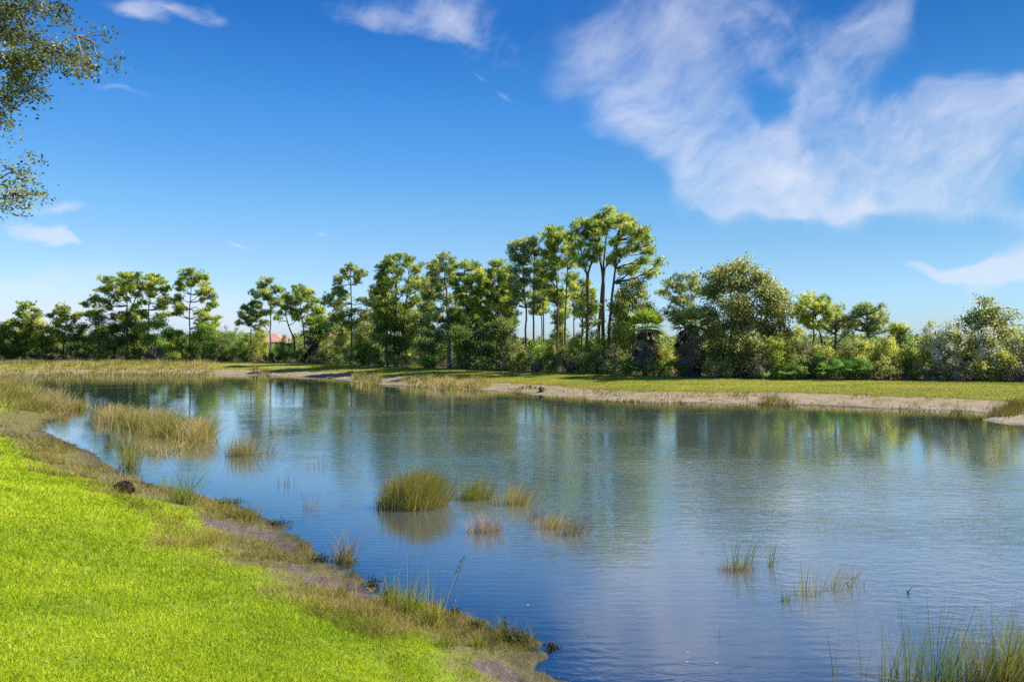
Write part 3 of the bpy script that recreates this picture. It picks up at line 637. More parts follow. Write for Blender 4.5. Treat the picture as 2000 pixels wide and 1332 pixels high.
pine('tiny two-tufted pine top poking out left of the white-flowered bush', 1756, [[(1760, 720), (1757, 645)]], [(1750, 639, 8, 6), (1766, 641, 8, 6), (1758, 655, 12, 7)], back=6, dens=1)

for a in [('pine half hidden behind the gap between sparse and domed pines', 738, 560, 14), ('slim pine behind the left flank of the domed pine mass', 752, 545, 16), ('back row pine seen between the domed mass and the pale trunk', 830, 535, 14),
          ('back row pine behind the feathery green pine', 940, 530, 15), ('back row pine bridging the bright needled and dark blue-green pines', 995, 540, 14), ('back row pine peeping between the dark and stepped crowns', 1062, 490, 13),
          ('back row pine behind the stepped rounded crown', 1100, 560, 15), ('back row pine below the tiered boughs', 1222, 570, 14), ('back row pine filling behind the low rounded pine', 618, 600, 13), ('back row pine between flat-topped and rounded pines', 268, 600, 13),
          ('short back row pine right of the straight single pine', 408, 628, 14), ('short back row pine left of the wide flat-topped pine', 205, 632, 13), ('back row pine behind the sparse pine', 668, 612, 13), ('back row pine between leaning pine and red roof', 505, 640, 9),
          ('back row pine filling between pale trunk and feathery pine', 888, 560, 15), ('back row pine at the foot of the domed mass', 790, 600, 16)]:
    lb, p_, t_, w_ = a
    pine(lb, p_, [[(p_, 700), (p_+rng.uniform(-3, 3), t_+15)]], [(p_+rng.uniform(-.7, .7)*w_, t_+8+q*13+rng.uniform(-3, 3), w_*rng.uniform(.7, 1.1), 9) for q in range(7)], back=6+rng.uniform(0, 4), fill=.5, wide=.13, group='back row pines')
# ---- leafy trees
broad('large rounded dark oak, the bulkiest leafy tree on the far bank', 1440,
      [(1450, 514, 10, 9), (1474, 528, 9, 9), (1404, 530, 10, 9), (1517, 556, 8, 9), (1378, 566, 9, 9), (1428, 524, 9, 8), (1530, 600, 7, 9), (1452, 526, 22, 13), (1420, 535, 24, 16), (1482, 545, 24, 18), (1395, 545, 18, 14), (1440, 560, 40, 20), (1395, 575, 28, 20), (1490, 580, 32, 22), (1515, 560, 12, 10), (1430, 600, 45, 24), (1500, 610, 24, 22), (1380, 610, 24, 20), (1455, 635, 48, 24), (1400, 650, 34, 24), (1500, 645, 24, 20), (1450, 670, 48, 22), (1410, 690, 34, 22), (1480, 695, 38, 22), (1524, 575, 10, 12), (1440, 712, 44, 18)],
      m='oakleaf', back=1.5, dens=1.2, stems_px=[(1425, 0), (1440, 0), (1455, 0), (1470, 0)], leaf=.15, cat='oak tree', name='oak_tree', group='oak trees')
broad('dark oak at the far right, half wrapped by white-flowered bushes', 1905,
      [(1917, 592, 13, 9), (1905, 612, 20, 12), (1932, 610, 16, 12), (1950, 628, 20, 14), (1885, 628, 18, 12), (1968, 618, 8, 8), (1915, 640, 30, 18), (1960, 652, 24, 18), (1880, 660, 24, 16), (1925, 680, 34, 20), (1970, 690, 22, 20), (1890, 700, 30, 20), (1940, 715, 34, 18), (1980, 640, 8, 8)],
      m='oakleaf', back=2.0, leaf=.15, cat='oak tree', name='oak_tree', group='oak trees')
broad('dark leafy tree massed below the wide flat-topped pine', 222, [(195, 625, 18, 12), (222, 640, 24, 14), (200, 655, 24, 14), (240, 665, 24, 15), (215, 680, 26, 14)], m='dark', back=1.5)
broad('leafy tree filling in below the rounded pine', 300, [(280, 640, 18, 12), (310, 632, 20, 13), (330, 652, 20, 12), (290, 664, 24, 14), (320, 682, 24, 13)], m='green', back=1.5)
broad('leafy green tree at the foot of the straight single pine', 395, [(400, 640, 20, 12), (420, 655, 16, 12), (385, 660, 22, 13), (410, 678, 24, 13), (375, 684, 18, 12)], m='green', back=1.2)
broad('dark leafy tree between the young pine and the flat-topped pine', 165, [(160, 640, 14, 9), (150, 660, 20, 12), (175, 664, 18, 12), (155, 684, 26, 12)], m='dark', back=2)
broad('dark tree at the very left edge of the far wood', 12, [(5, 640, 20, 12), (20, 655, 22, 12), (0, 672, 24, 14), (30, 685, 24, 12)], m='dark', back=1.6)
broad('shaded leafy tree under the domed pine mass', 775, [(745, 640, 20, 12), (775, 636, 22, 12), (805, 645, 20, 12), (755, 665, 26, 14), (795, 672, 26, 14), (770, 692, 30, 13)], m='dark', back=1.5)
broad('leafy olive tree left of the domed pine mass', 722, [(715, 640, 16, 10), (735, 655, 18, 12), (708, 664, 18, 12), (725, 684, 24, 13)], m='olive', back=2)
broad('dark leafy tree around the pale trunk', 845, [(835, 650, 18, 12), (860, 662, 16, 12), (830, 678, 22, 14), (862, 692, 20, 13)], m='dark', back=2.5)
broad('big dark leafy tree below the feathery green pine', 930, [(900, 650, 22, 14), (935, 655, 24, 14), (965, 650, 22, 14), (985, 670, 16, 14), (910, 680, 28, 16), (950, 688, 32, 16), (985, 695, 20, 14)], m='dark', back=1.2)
broad('tall olive tree with a pointed top below the tiered pine', 1235, [(1222, 560, 14, 10), (1242, 555, 16, 12), (1255, 575, 16, 12), (1225, 582, 20, 13), (1205, 600, 16, 13), (1248, 600, 22, 14), (1222, 620, 24, 14), (1268, 612, 10, 12)], m='olive', back=4.5)
broad('yellow-green leafy tree behind the cabbage palm gap', 1205, [(1200, 640, 16, 14), (1215, 660, 20, 14), (1190, 675, 20, 14)], m='gold', back=3)
broad('thin upright leafy tree at the right flank of the big oak', 1528, [(1522, 575, 10, 10), (1532, 590, 8, 9), (1515, 600, 12, 10), (1530, 615, 10, 10), (1520, 635, 14, 12), (1535, 655, 16, 14)], m='olive', back=3)

for a in [('green leafy tree filling the gap left of the sparse pine', 640, [(632, 625, 14, 12), (648, 640, 18, 13), (630, 655, 20, 13)], 'green'),
          ('light green leafy tree low behind the sparse pine', 700, [(690, 632, 18, 12), (712, 622, 14, 10), (705, 650, 22, 13)], 'olive'),
          ('leafy tree with a light crown inside the domed pine mass', 765, [(752, 612, 18, 12), (780, 605, 20, 14), (765, 628, 26, 14)], 'green'),
          ('leafy tree joining the domed pines and the pale trunk', 820, [(812, 615, 16, 12), (828, 630, 14, 12), (808, 640, 18, 12)], 'olive'),
          ('bright leafy tree spilling over right of the pale trunk', 895, [(890, 620, 16, 12), (905, 635, 18, 13), (888, 652, 18, 13)], 'green'),
          ('leafy olive tree below the bright needled pine', 985, [(978, 632, 16, 12), (995, 645, 14, 12), (975, 655, 18, 13)], 'olive'),
          ('thin green tree at the left foot of the young leaning pine', 98, [(95, 645, 14, 11), (106, 660, 16, 12), (90, 670, 16, 12)], 'olive'),
          ('yellow-green leafy tree spreading below the bushy yellow-green pine', 45, [(30, 655, 20, 12), (60, 650, 20, 12), (45, 670, 26, 12)], 'bright'),
          ('shaded leafy tree between flat-topped and rounded pines', 262, [(255, 630, 14, 12), (270, 642, 14, 12), (258, 660, 18, 12)], 'dark')]:
    broad(a[0], a[1], a[2], m=a[3], back=3.0)
# ---- palms
palm('cabbage palm with a sunlit yellow-green dome above dark hanging fronds', 1260, 606, 645, 46, back=-.1, m='palmyellow')
palm('cabbage palm smothered in a dark grey skirt of dead fronds by the oak', 1347, 602, 640, 42, back=-.2, m='olive', skirt=2.2)
palm('dark shaded cabbage palm left of the sparse pine', 614, 618, 648, 30, back=1.2, m='dark', skirt=1.4)
palm('small dark cabbage palm low below the straight single pine', 345, 640, 668, 20, back=1.0, m='palmetto', skirt=.6)

# ---- shrubs (px, top, half width, foliage, distance behind the edge, label)
shr = [
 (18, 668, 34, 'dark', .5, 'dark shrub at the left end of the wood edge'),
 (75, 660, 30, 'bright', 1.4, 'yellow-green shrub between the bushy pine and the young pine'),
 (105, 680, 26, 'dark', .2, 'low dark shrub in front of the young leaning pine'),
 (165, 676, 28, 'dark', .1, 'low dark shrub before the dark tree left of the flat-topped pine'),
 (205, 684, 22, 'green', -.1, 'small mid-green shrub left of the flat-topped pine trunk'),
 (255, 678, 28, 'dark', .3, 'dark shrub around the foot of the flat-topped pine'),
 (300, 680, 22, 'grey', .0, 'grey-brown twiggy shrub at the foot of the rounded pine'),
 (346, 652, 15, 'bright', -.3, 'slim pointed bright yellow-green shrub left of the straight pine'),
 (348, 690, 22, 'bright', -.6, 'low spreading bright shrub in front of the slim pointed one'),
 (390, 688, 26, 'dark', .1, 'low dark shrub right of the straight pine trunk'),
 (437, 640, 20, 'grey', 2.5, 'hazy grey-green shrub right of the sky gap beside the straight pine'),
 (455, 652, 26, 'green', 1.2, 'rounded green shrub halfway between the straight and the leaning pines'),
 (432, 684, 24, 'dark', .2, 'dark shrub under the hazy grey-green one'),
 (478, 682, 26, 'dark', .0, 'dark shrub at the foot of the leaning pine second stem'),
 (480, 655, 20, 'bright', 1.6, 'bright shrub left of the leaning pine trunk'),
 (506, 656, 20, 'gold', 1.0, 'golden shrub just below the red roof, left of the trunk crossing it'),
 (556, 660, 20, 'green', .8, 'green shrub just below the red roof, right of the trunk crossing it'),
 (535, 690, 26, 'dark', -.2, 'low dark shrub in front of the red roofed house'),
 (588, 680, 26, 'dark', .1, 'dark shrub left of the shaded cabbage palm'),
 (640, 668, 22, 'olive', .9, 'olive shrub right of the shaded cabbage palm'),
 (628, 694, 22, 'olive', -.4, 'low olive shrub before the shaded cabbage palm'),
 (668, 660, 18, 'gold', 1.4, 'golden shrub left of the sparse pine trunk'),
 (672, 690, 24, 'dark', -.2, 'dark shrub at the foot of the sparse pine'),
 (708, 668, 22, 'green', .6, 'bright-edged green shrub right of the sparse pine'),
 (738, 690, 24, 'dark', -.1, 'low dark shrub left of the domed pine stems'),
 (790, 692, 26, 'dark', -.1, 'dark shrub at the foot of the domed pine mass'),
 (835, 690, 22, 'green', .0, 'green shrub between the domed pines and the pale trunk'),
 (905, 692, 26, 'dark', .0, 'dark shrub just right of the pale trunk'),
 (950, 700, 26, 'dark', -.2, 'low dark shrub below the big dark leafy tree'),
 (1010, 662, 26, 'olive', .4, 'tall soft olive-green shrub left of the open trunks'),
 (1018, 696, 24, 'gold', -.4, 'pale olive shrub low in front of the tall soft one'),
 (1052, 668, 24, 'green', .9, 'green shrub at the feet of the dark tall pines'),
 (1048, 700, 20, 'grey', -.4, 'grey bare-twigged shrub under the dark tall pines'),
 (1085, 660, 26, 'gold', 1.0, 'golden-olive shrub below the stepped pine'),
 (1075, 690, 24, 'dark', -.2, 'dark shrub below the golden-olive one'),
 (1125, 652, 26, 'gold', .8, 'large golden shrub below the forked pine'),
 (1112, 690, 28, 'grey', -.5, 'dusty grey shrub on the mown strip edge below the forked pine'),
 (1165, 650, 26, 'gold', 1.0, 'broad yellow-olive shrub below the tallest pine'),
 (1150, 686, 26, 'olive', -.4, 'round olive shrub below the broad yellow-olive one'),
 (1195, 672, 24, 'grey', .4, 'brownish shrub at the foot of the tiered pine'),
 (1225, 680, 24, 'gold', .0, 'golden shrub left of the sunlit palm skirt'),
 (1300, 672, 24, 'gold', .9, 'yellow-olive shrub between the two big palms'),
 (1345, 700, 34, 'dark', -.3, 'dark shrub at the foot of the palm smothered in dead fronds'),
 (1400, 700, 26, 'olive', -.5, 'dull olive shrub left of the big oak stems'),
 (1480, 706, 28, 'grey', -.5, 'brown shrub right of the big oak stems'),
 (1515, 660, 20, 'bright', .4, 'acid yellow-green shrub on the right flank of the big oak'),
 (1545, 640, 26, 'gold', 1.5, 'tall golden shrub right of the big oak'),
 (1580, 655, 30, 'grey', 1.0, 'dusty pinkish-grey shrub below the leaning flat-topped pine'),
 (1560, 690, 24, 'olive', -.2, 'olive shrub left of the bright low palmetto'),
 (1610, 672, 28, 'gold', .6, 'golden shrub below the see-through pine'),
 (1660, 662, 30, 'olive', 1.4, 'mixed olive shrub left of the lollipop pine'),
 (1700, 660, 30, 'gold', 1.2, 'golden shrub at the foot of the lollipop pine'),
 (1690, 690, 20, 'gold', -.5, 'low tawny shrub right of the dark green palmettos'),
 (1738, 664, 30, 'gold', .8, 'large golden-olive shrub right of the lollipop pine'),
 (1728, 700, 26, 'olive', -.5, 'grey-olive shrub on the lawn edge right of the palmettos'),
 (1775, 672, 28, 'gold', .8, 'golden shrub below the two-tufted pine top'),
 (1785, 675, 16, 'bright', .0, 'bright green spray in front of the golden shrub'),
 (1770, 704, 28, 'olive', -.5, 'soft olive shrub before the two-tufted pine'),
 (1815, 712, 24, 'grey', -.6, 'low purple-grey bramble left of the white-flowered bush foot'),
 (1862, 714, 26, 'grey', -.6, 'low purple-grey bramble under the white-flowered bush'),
 (1920, 700, 26, 'olive', -.5, 'olive shrub at the foot of the right hand oak'),
 (1960, 690, 26, 'gold', -.3, 'yellow-green shrub right of the right hand oak foot'),
 (1992, 668, 22, 'grey', .4, 'brownish shrub cut by the right edge of the view'),
 (1990, 708, 26, 'grey', -.5, 'low grey shrub at the right end of the lawn edge'),
 (2050, 660, 40, 'olive', .6, 'olive shrub beyond the right end of the wood'),
 (-50, 660, 40, 'dark', .6, 'dark shrub beyond the left end of the wood'),
]
for px, ty, hw, m_, bk, lb in shr: shrub(lb, px, ty, hw, m_, bk, dens=1.0 if m_ != 'grey' else .75, twig=1 if m_ != 'grey' else 3)
def saltbush(label, px, topy, hw, back):
    o = shrub(label, px, topy, hw, 'olive', back, name='flowering_bush', cat='bush', dens=.8)
    d = o.location[1]; s = d/F; fb = MB(); zb = o.location[2]; hh = W(px, d, topy)[2]-zb; rw = hw*s
    ns = 30; e = unit(ns, .4); e[:, 1] = -np.abs(e[:, 1])*.9+rng.uniform(0, .3, ns); sub = np.array([o.location[0], d, zb+hh*.55])+e*np.array([rw, min(rw, 1.6), hh*.5])*1.08
    N = ns*36; c = np.repeat(sub, 36, 0)+rng.normal(size=(N, 3))*.14
    fb.leaves(c, .13, .08, rng.random(N)); fb.build('seed_heads', M['white'], o)
saltbush('bush covered with white seed heads, largest of the pale ones left of the oak', 1868, 640, 30, .2)
saltbush('pale bush speckled with white heads on the slope up to the right hand oak', 1825, 640, 24, 1.2)
saltbush('white-speckled bush in front of the right hand oak crown', 1925, 650, 22, -.2)
saltbush('low pale-headed bush below the speckled slope', 1845, 680, 20, -.6)
for a in [('bright green saw palmetto low before the golden shrubs, left of the sunlit palm', 1215, 700, 26), ('saw palmetto clump glowing green below the sunlit palm', 1255, 706, 26),
          ('dark green saw palmetto right below the sunlit palm', 1298, 702, 28), ('low green saw palmetto at the right foot of the big oak', 1500, 722, 12),
          ('vivid green saw palmetto between the oak and the dark palmettos', 1548, 708, 24), ('tall dark green saw palmetto, the biggest of the clump', 1636, 686, 30),
          ('saw palmetto joining the biggest one on its right', 1672, 692, 20), ('small saw palmetto joining the biggest one on its left', 1604, 704, 18),
          ('green saw palmetto at the foot of the sparse pine', 700, 688, 22), ('saw palmetto beside the pale trunk on its left', 838, 700, 14),
          ('saw palmetto under the feathery green pine', 990, 708, 16)]:
    palmetto(*a)

# ---- undergrowth and the wood behind, one mass each
ub = MB()
N = 60000; px = rng.uniform(-300, 2350, N); d = np.interp(px, np.linspace(-300, 2350, 200), dbase(np.linspace(-300, 2350, 200)))+rng.uniform(.3, 6, N)
hcap = .35+1.0*fnoise(px*.03, d*.3, 1.0, 2); x = (px-1000)/F*d
ub.leaves(np.stack([x, d, .95+hcap*rng.random(N)**.8], -1), .2, .10, rng.random(N))
tag(ub.build('undergrowth', M['grey']), 'low dead brown and grey undergrowth along the foot of the wood', 'undergrowth', kind='stuff')
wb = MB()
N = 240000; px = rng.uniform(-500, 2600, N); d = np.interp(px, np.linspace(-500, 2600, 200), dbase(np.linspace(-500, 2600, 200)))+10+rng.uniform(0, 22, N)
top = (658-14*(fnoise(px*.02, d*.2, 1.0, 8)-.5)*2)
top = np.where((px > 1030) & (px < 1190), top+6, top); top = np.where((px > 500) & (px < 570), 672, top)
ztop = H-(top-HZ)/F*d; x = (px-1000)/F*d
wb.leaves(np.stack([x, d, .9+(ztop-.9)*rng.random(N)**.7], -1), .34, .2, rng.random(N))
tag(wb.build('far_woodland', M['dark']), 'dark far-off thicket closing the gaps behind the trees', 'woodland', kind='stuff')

# ---- houses beyond the wood
tm, k = mat('terracotta tiles')
g = k.new('ShaderNodeNewGeometry'); wv_ = k.new('ShaderNodeTexWave', bands_direction='X'); k.l.new(g.outputs['Position'], wv_.inputs[0]); wv_.inputs['Scale'].default_value = 1.6
c = k.mix(k.noise(g.outputs['Position'], 1.2, 5, .7), (.36, .16, .11), (.55, .33, .25)); c = k.mix(k.mul(wv_.outputs['Fac'], .25), c, (.3, .12, .08))
out(k, principled(k, c, .8, .2).outputs[0])
sm_, k = mat('cream stucco'); g = k.new('ShaderNodeNewGeometry')
out(k, principled(k, k.mix(k.noise(g.outputs['Position'], 3, 4), (.55, .44, .30), (.66, .54, .38)), .9, .1).outputs[0])
fm_, k = mat('white fascia'); out(k, principled(k, (.7, .66, .6), .6, .2).outputs[0])
gm_, k = mat('window glass'); out(k, principled(k, (.03, .04, .05), .1, .6).outputs[0])
def hip(mb, cx, cy, z, wx, wy, h, ridge):
    V = [[cx-wx/2, cy-wy/2, z], [cx+wx/2, cy-wy/2, z], [cx+wx/2, cy+wy/2, z], [cx-wx/2, cy+wy/2, z], [cx-ridge/2, cy, z+h], [cx+ridge/2, cy, z+h]]
    mb.add(V, [[0, 1, 5, 4], [2, 3, 4, 5]]); mb.add(V, [[1, 2, 5], [3, 0, 4]]); mb.add(V, [[0, 3, 2, 1]])
def house(label, px, d, wx, wy, eave, h):
    cx = (px-1000)/F*d; z = .98
    root = empty('house', (cx, d, z), label, 'house', 'red roofed houses beyond the wood')
    b_ = MB(); b_.box((cx, d, z+eave/2), (wx, wy, eave)); b_.build('wall', sm_, root)
    r_ = MB(); hip(r_, cx, d, z+eave+.12, wx+1.4, wy+1.4, h, wx*.18); r_.build('roof', tm, root)
    r_ = MB(); hip(r_, cx-wx*.28, d-wy*.42, z+eave-.55, wx*.5, wy*.5, h*.62, 1.0); r_.build('roof', tm, root)
    f_ = MB(); f_.box((cx, d, z+eave+.03), (wx+1.3, wy+1.3, .16)); f_.build('fascia', fm_, root)
    for q in (-.33, .12, .36):
        w_ = MB(); w_.box((cx+wx*q, d-wy/2-.03, z+1.6), (1.3, .08, 1.3)); fo = w_.build('window', fm_, root)
        p_ = MB(); p_.box((cx+wx*q, d-wy/2-.08, z+1.6), (1.1, .04, 1.1)); po = p_.build('pane', gm_, None, origin=root.location); po.parent = fo; po.location = (0, 0, 0)
house('house with a salmon terracotta hip roof showing beside the leaning pine', 533, 150, 6.6, 9, 2.7, 1.8)
house('house with a terracotta roof mostly hidden behind the sparse pine', 664, 152, 8, 9, 2.9, 2.0)
house('pale tiled house glimpsed low behind the domed pines', 838, 150, 8, 8, 2.6, 1.6)

# ------------------------------------------------------------------ live oak boughs overhanging the view on the left (trunk stands beside the camera)
tx, ty = -12.6, 10.8; tz = gz(tx, ty)
oak = empty('live_oak', (tx, ty, tz), 'live oak reaching its small-leaved boughs in from the upper left corner', 'oak tree')
tb = MB(); t = np.linspace(0, 1, 7)[:, None]
T0 = np.array([tx, ty, tz-.1]); T1 = np.array([tx+.5, ty-.2, tz+4.5]); tb.tube(T0+(T1-T0)*t, np.linspace(.34, .2, 7), 12)
boughs = [[T1, W(-250, 10.4, 120), W(-60, 10, 110), W(60, 9.8, 95), W(150, 9.8, 70)],
          [T1, W(-260, 10.2, -60), W(-80, 10, 10), W(40, 10, 20), W(125, 10, 10)],
          [T1, W(-200, 9.6, 230), W(-60, 9.5, 240), W(15, 9.5, 215)],
          [T1, W(-200, 9.3, 330), W(-70, 9.2, 370), W(0, 9.2, 360), W(50, 9.2, 320)],
          [T1, W(-200, 9.4, 400), W(-60, 9.3, 400), W(25, 9.3, 378)],
          [T1, W(-300, 11.5, -200), W(-150, 11.5, -260), W(0, 11.5, -200)],
          [T1, W(-500, 9, -100), W(-700, 8, -50)]]
allb = []
for bgh in boughs:
    P_ = np.array(bgh); tt = np.linspace(0, len(P_)-1, 16); Q = np.stack([np.interp(tt, np.arange(len(P_)), P_[:, c]) for c in range(3)], -1)
    Q[1:-1] += rng.normal(size=(14, 3))*.04; tb.tube(Q, np.linspace(.085, .006, 16)**1.25, 6); allb.append(Q)
allb = np.concatenate(allb)
cb = MB()
lob = [(20, 25, 55, 30, 1.3), (70, 15, 45, 22, 1.0), (115, 20, 28, 16, .7), (0, 60, 50, 30, 1.2), (50, 75, 45, 28, 1.0), (135, 50, 16, 10, .4), (100, 100, 42, 25, 1.3), (65, 125, 45, 25, 1.5), (20, 125, 45, 28, 1.4),
       (140, 112, 38, 22, 1.0), (165, 130, 24, 18, .9), (178, 95, 18, 16, .6), (150, 145, 24, 12, .5), (40, 165, 38, 25, 1.2), (80, 175, 24, 18, .6), (10, 190, 35, 28, 1.0), (60, 195, 16, 12, .5), (5, 230, 24, 22, .5), (25, 245, 14, 10, .3), (0, 262, 12, 18, .2),
       (228, 130, 10, 6, .2), (204, 68, 4, 4, .15), (70, 315, 16, 9, .3), (60, 345, 12, 12, .3), (40, 350, 14, 10, .2), (10, 330, 20, 14, .15), (18, 365, 24, 16, .5), (5, 385, 18, 16, .5), (40, 382, 16, 8, .35), (65, 380, 12, 6, .3), (10, 410, 12, 10, .3), (40, 404, 8, 5, .4), (85, 378, 8, 4, .3),
       (-60, 40, 70, 60, 1), (-60, 150, 70, 60, 1), (-80, 250, 60, 40, .6), (-80, 370, 70, 50, .6), (0, -60, 90, 50, .8), (-150, -120, 120, 80, .7), (-200, 60, 90, 90, .7), (90, -50, 50, 30, .7), (-260, 250, 80, 70, .6)]
for (lx, ly, rx, ry, dn) in lob:
    d = 9.9 if ly < 280 else 9.3
    c = W(lx, d+rng.uniform(-.5, .5), ly); rw = rx*d/F; rh = ry*d/F
    a = allb[np.argmin(np.linalg.norm(allb-c, axis=1))]; P_ = limb(tb, a, c, .014, .004, .03)
    ns = max(3, int(rw*rh*380*dn)+3); e = unit(ns)*rng.uniform(.2, 1.05, (ns, 1)); sub = c+e*np.array([rw, max(rw, .25), rh])
    for q in sub[:60]: limb(tb, P_[rng.integers(1, 5)], q, .004, .0015, .02, k_=3)
    m_ = 18; cc = np.repeat(sub, m_, 0)+rng.normal(size=(ns*m_, 3))*.07
    cb.leaves(cc, rng.uniform(.04, .072, len(cc)), rng.uniform(.02, .034, len(cc)), np.clip(np.repeat(rng.uniform(0, .8, ns), m_)+rng.uniform(-.2, .3, len(cc)), 0, 1))
tb.build('trunk', M['barkgrey'], oak); cb.build('crown', M['liveoak'], oak)

# ------------------------------------------------------------------ grass
def scatter(N, r0, r1, a0, a1):
    r = np.exp(rng.uniform(np.log(r0), np.log(r1), N)); a = np.radians(rng.uniform(a0, a1, N))
    return np.sin(a)*r, np.cos(a)*r, r
lb_ = MB()
x, y, r = scatter(1500000, 3.2, 40, -44, 8)
sd = sdist(x, y); L = sd-lawn_edge(x, y)+(fnoise(x, y, 3, 21)-.5)*1.2
kp = (sd > .9) & (rng.random(len(x)) < np.clip(L*1.5+.5, 0, 1)*np.clip((fnoise(x, y, 4.5, 51)-.22)*5, .25, 1)) & (nearw(x, y) > .4)
x, y, r, sd = x[kp], y[kp], r[kp], sd[kp]; z = ground(x, y, sd)-.005
N = len(x); sc_ = np.clip(r/9, .9, 3.0)
dr = unit(N, .9); dr[:, 2] = np.abs(dr[:, 2]); tt = rng.uniform(0, .75, N)+(fnoise(x, y, 2.2, 31)-.5)*.4+(fnoise(x, y, .45, 33)-.5)*.35; tt[rng.random(N) < .04] = 1
lb_.needles(np.stack([x, y, z], -1), dr, rng.uniform(.03, .075, N)*np.sqrt(sc_), 1, np.clip(tt, 0, 1)) if False else None
q = np.cross(dr, rng.normal(size=dr.shape)); q /= np.linalg.norm(q, axis=1)[:, None]; Lh = (rng.uniform(.03, .07, N)*np.sqrt(sc_))[:, None]; wd = (.0075*sc_)[:, None]; cc = np.stack([x, y, z], -1)
lb_.add(np.stack([cc-q*wd/2, cc+q*wd/2, cc+dr*Lh], 1).reshape(-1, 3), np.arange(N*3).reshape(-1, 3), np.clip(tt, 0, 1))
tag(lb_.build('lawn_grass', M['lawn']), 'bright yellow-green lawn grass sloping down to the pond', 'grass', kind='stuff')
db = MB()
x, y, r = scatter(420000, 5, 48, -44, 14)
sd = sdist(x, y); L = sd-lawn_edge(x, y); mm = mudf(x, y)
pat = fnoise(x, y, 1.1, 41)
kp = (sd > .03) & (L < 1.0) & (nearw(x, y) > .2) & (rng.random(len(x)) < np.clip((pat-.45)*6, .10, 1)*(1-.93*np.clip(mm*1.5, 0, 1)))
x, y, r, sd = x[kp], y[kp], r[kp], sd[kp]; N = len(x); z = ground(x, y, sd)-.004; sc_ = np.clip(r/10, .8, 3)
cc = np.stack([x, y, z], -1); hh = rng.uniform(.02, .09, N)*np.sqrt(sc_)*(.5+pat[kp])*(1+2.2*np.clip((fnoise(x, y, 2.6, 61)-.6)*6, 0, 1)); an = rng.uniform(0, 2*np.pi, N); le = np.stack([np.cos(an), np.sin(an)], -1)*(hh*rng.uniform(.3, 1.6, N))[:, None]
db.stems(cc, hh, le, .007*sc_, np.clip(rng.uniform(0, .9, N)+(fnoise(x, y, .9, 43)-.42)*1.7, 0, 1), segs=2)
tag(db.build('shore_grass', M['dry']), 'patchy olive and straw coloured grass between lawn and water', 'grass', kind='stuff')
# turf and ragged fringe on the far bank
fb = MB()
pxs = rng.uniform(-250, 2300, 330000); dd = dbase(pxs)-rng.uniform(0, 1, len(pxs))**.8*np.where(pxs < 600, 30, 15)
x = (pxs-1000)/F*dd; sd = sdist(x, dd); e_ = sd+(fnoise(x, dd, .35, 3)-.5)*1.6+(fnoise(x, dd, 3, 6)-.5)*1.2
kp = (e_ > 3.3) & (nearw(x, dd) < .5); x, y, sd, e_ = x[kp], dd[kp], sd[kp], e_[kp]; N = len(x); z = ground(x, y, sd)-.01
edge_ = np.exp(-((e_-3.9)/.6)**2); hh = rng.uniform(.03, .09, N)*(1+1.3*edge_); an = rng.uniform(0, 2*np.pi, N); le = np.stack([np.cos(an), np.sin(an)], -1)*(hh*.8)[:, None]
fb.stems(np.stack([x, y, z], -1), hh, le, .035, np.clip(rng.uniform(0, .7, N)+.4*edge_+(fnoise(x*.35, y*2.2, .6, 71)-.5)*1.0, 0, 1), segs=1)
tag(fb.build('far_turf', M['farturf']), 'short yellow-green mown turf on the far bank', 'grass', kind='stuff')

def bed(name, label, regions, hgt_, m, seed=0, wdt=.02, lean=(.35, 0)):
    mb = MB()
    for (px, py, rx, ry, cnt, hs_) in regions:
        c = onwater(px, py); s = c[1]/F; ryw = ry*c[1]**2/(F*H)
        e = rng.normal(size=(cnt, 2))*.5; y = c[1]+e[:, 1]*ryw; x = (c[0]/c[1]+e[:, 0]*rx/F)*y
        cl_ = fnoise(x, y, 1.2, seed); kp = cl_ > .38+.22*rng.random(cnt); x, y, cl_ = x[kp], y[kp], cl_[kp]; N = len(x)
        z = np.maximum(ground(x, y), -.02)-.02; hh = hgt_*hs_*rng.uniform(.3, 1.15, N)*(.3+1.1*cl_)
        le = np.stack([hh*(lean[0]+rng.normal(size=N)*.5), hh*(lean[1]+rng.normal(size=N)*.35)], -1)
        tt = rng.uniform(.0, .8, N)+(fnoise(x, y, .8, seed+5)-.5)*1.5
        mb.stems(np.stack([x, y, z], -1), hh, le, wdt*np.clip(c[1]/28, .7, 2.2), np.clip(tt, 0, 1), segs=3)
    return tag(mb.build(name, m), label, 'marsh grass', kind='stuff')
bed('marsh_grass', 'golden marsh grass bed at the left end of the pond', [(0, 765, 50, 10, 4500, 1), (60, 780, 60, 14, 5000, 1), (110, 798, 50, 10, 5000, .8), (40, 806, 60, 10, 6000, .7), (20, 745, 40, 6, 3000, 1), (150, 800, 14, 8, 500, .8), (-60, 790, 60, 20, 3000, 1)], .85, M['rushgold'], 3)
bed('marsh_grass', 'golden-green marsh grass bed standing in the water, widest bed of the near left shore', [(215, 818, 34, 9, 2500, .9), (255, 828, 40, 11, 2000, 1), (300, 838, 40, 14, 2500, 1.15), (345, 850, 40, 14, 2000, 1.05), (385, 856, 26, 12, 2000, 1), (330, 880, 70, 12, 1200, .5)], .8, M['rushgold'], 5)
bed('marsh_grass', 'dry yellow fringe grass along the far left bank', [(p, 726, 34, 8, 1500, .8+.3*(p % 3)/2) for p in range(0, 420, 28)]+[(500, 730, 16, 3, 400, 1), (515, 733, 12, 3, 300, .9)], .55, M['rushgold'], 7, .03)
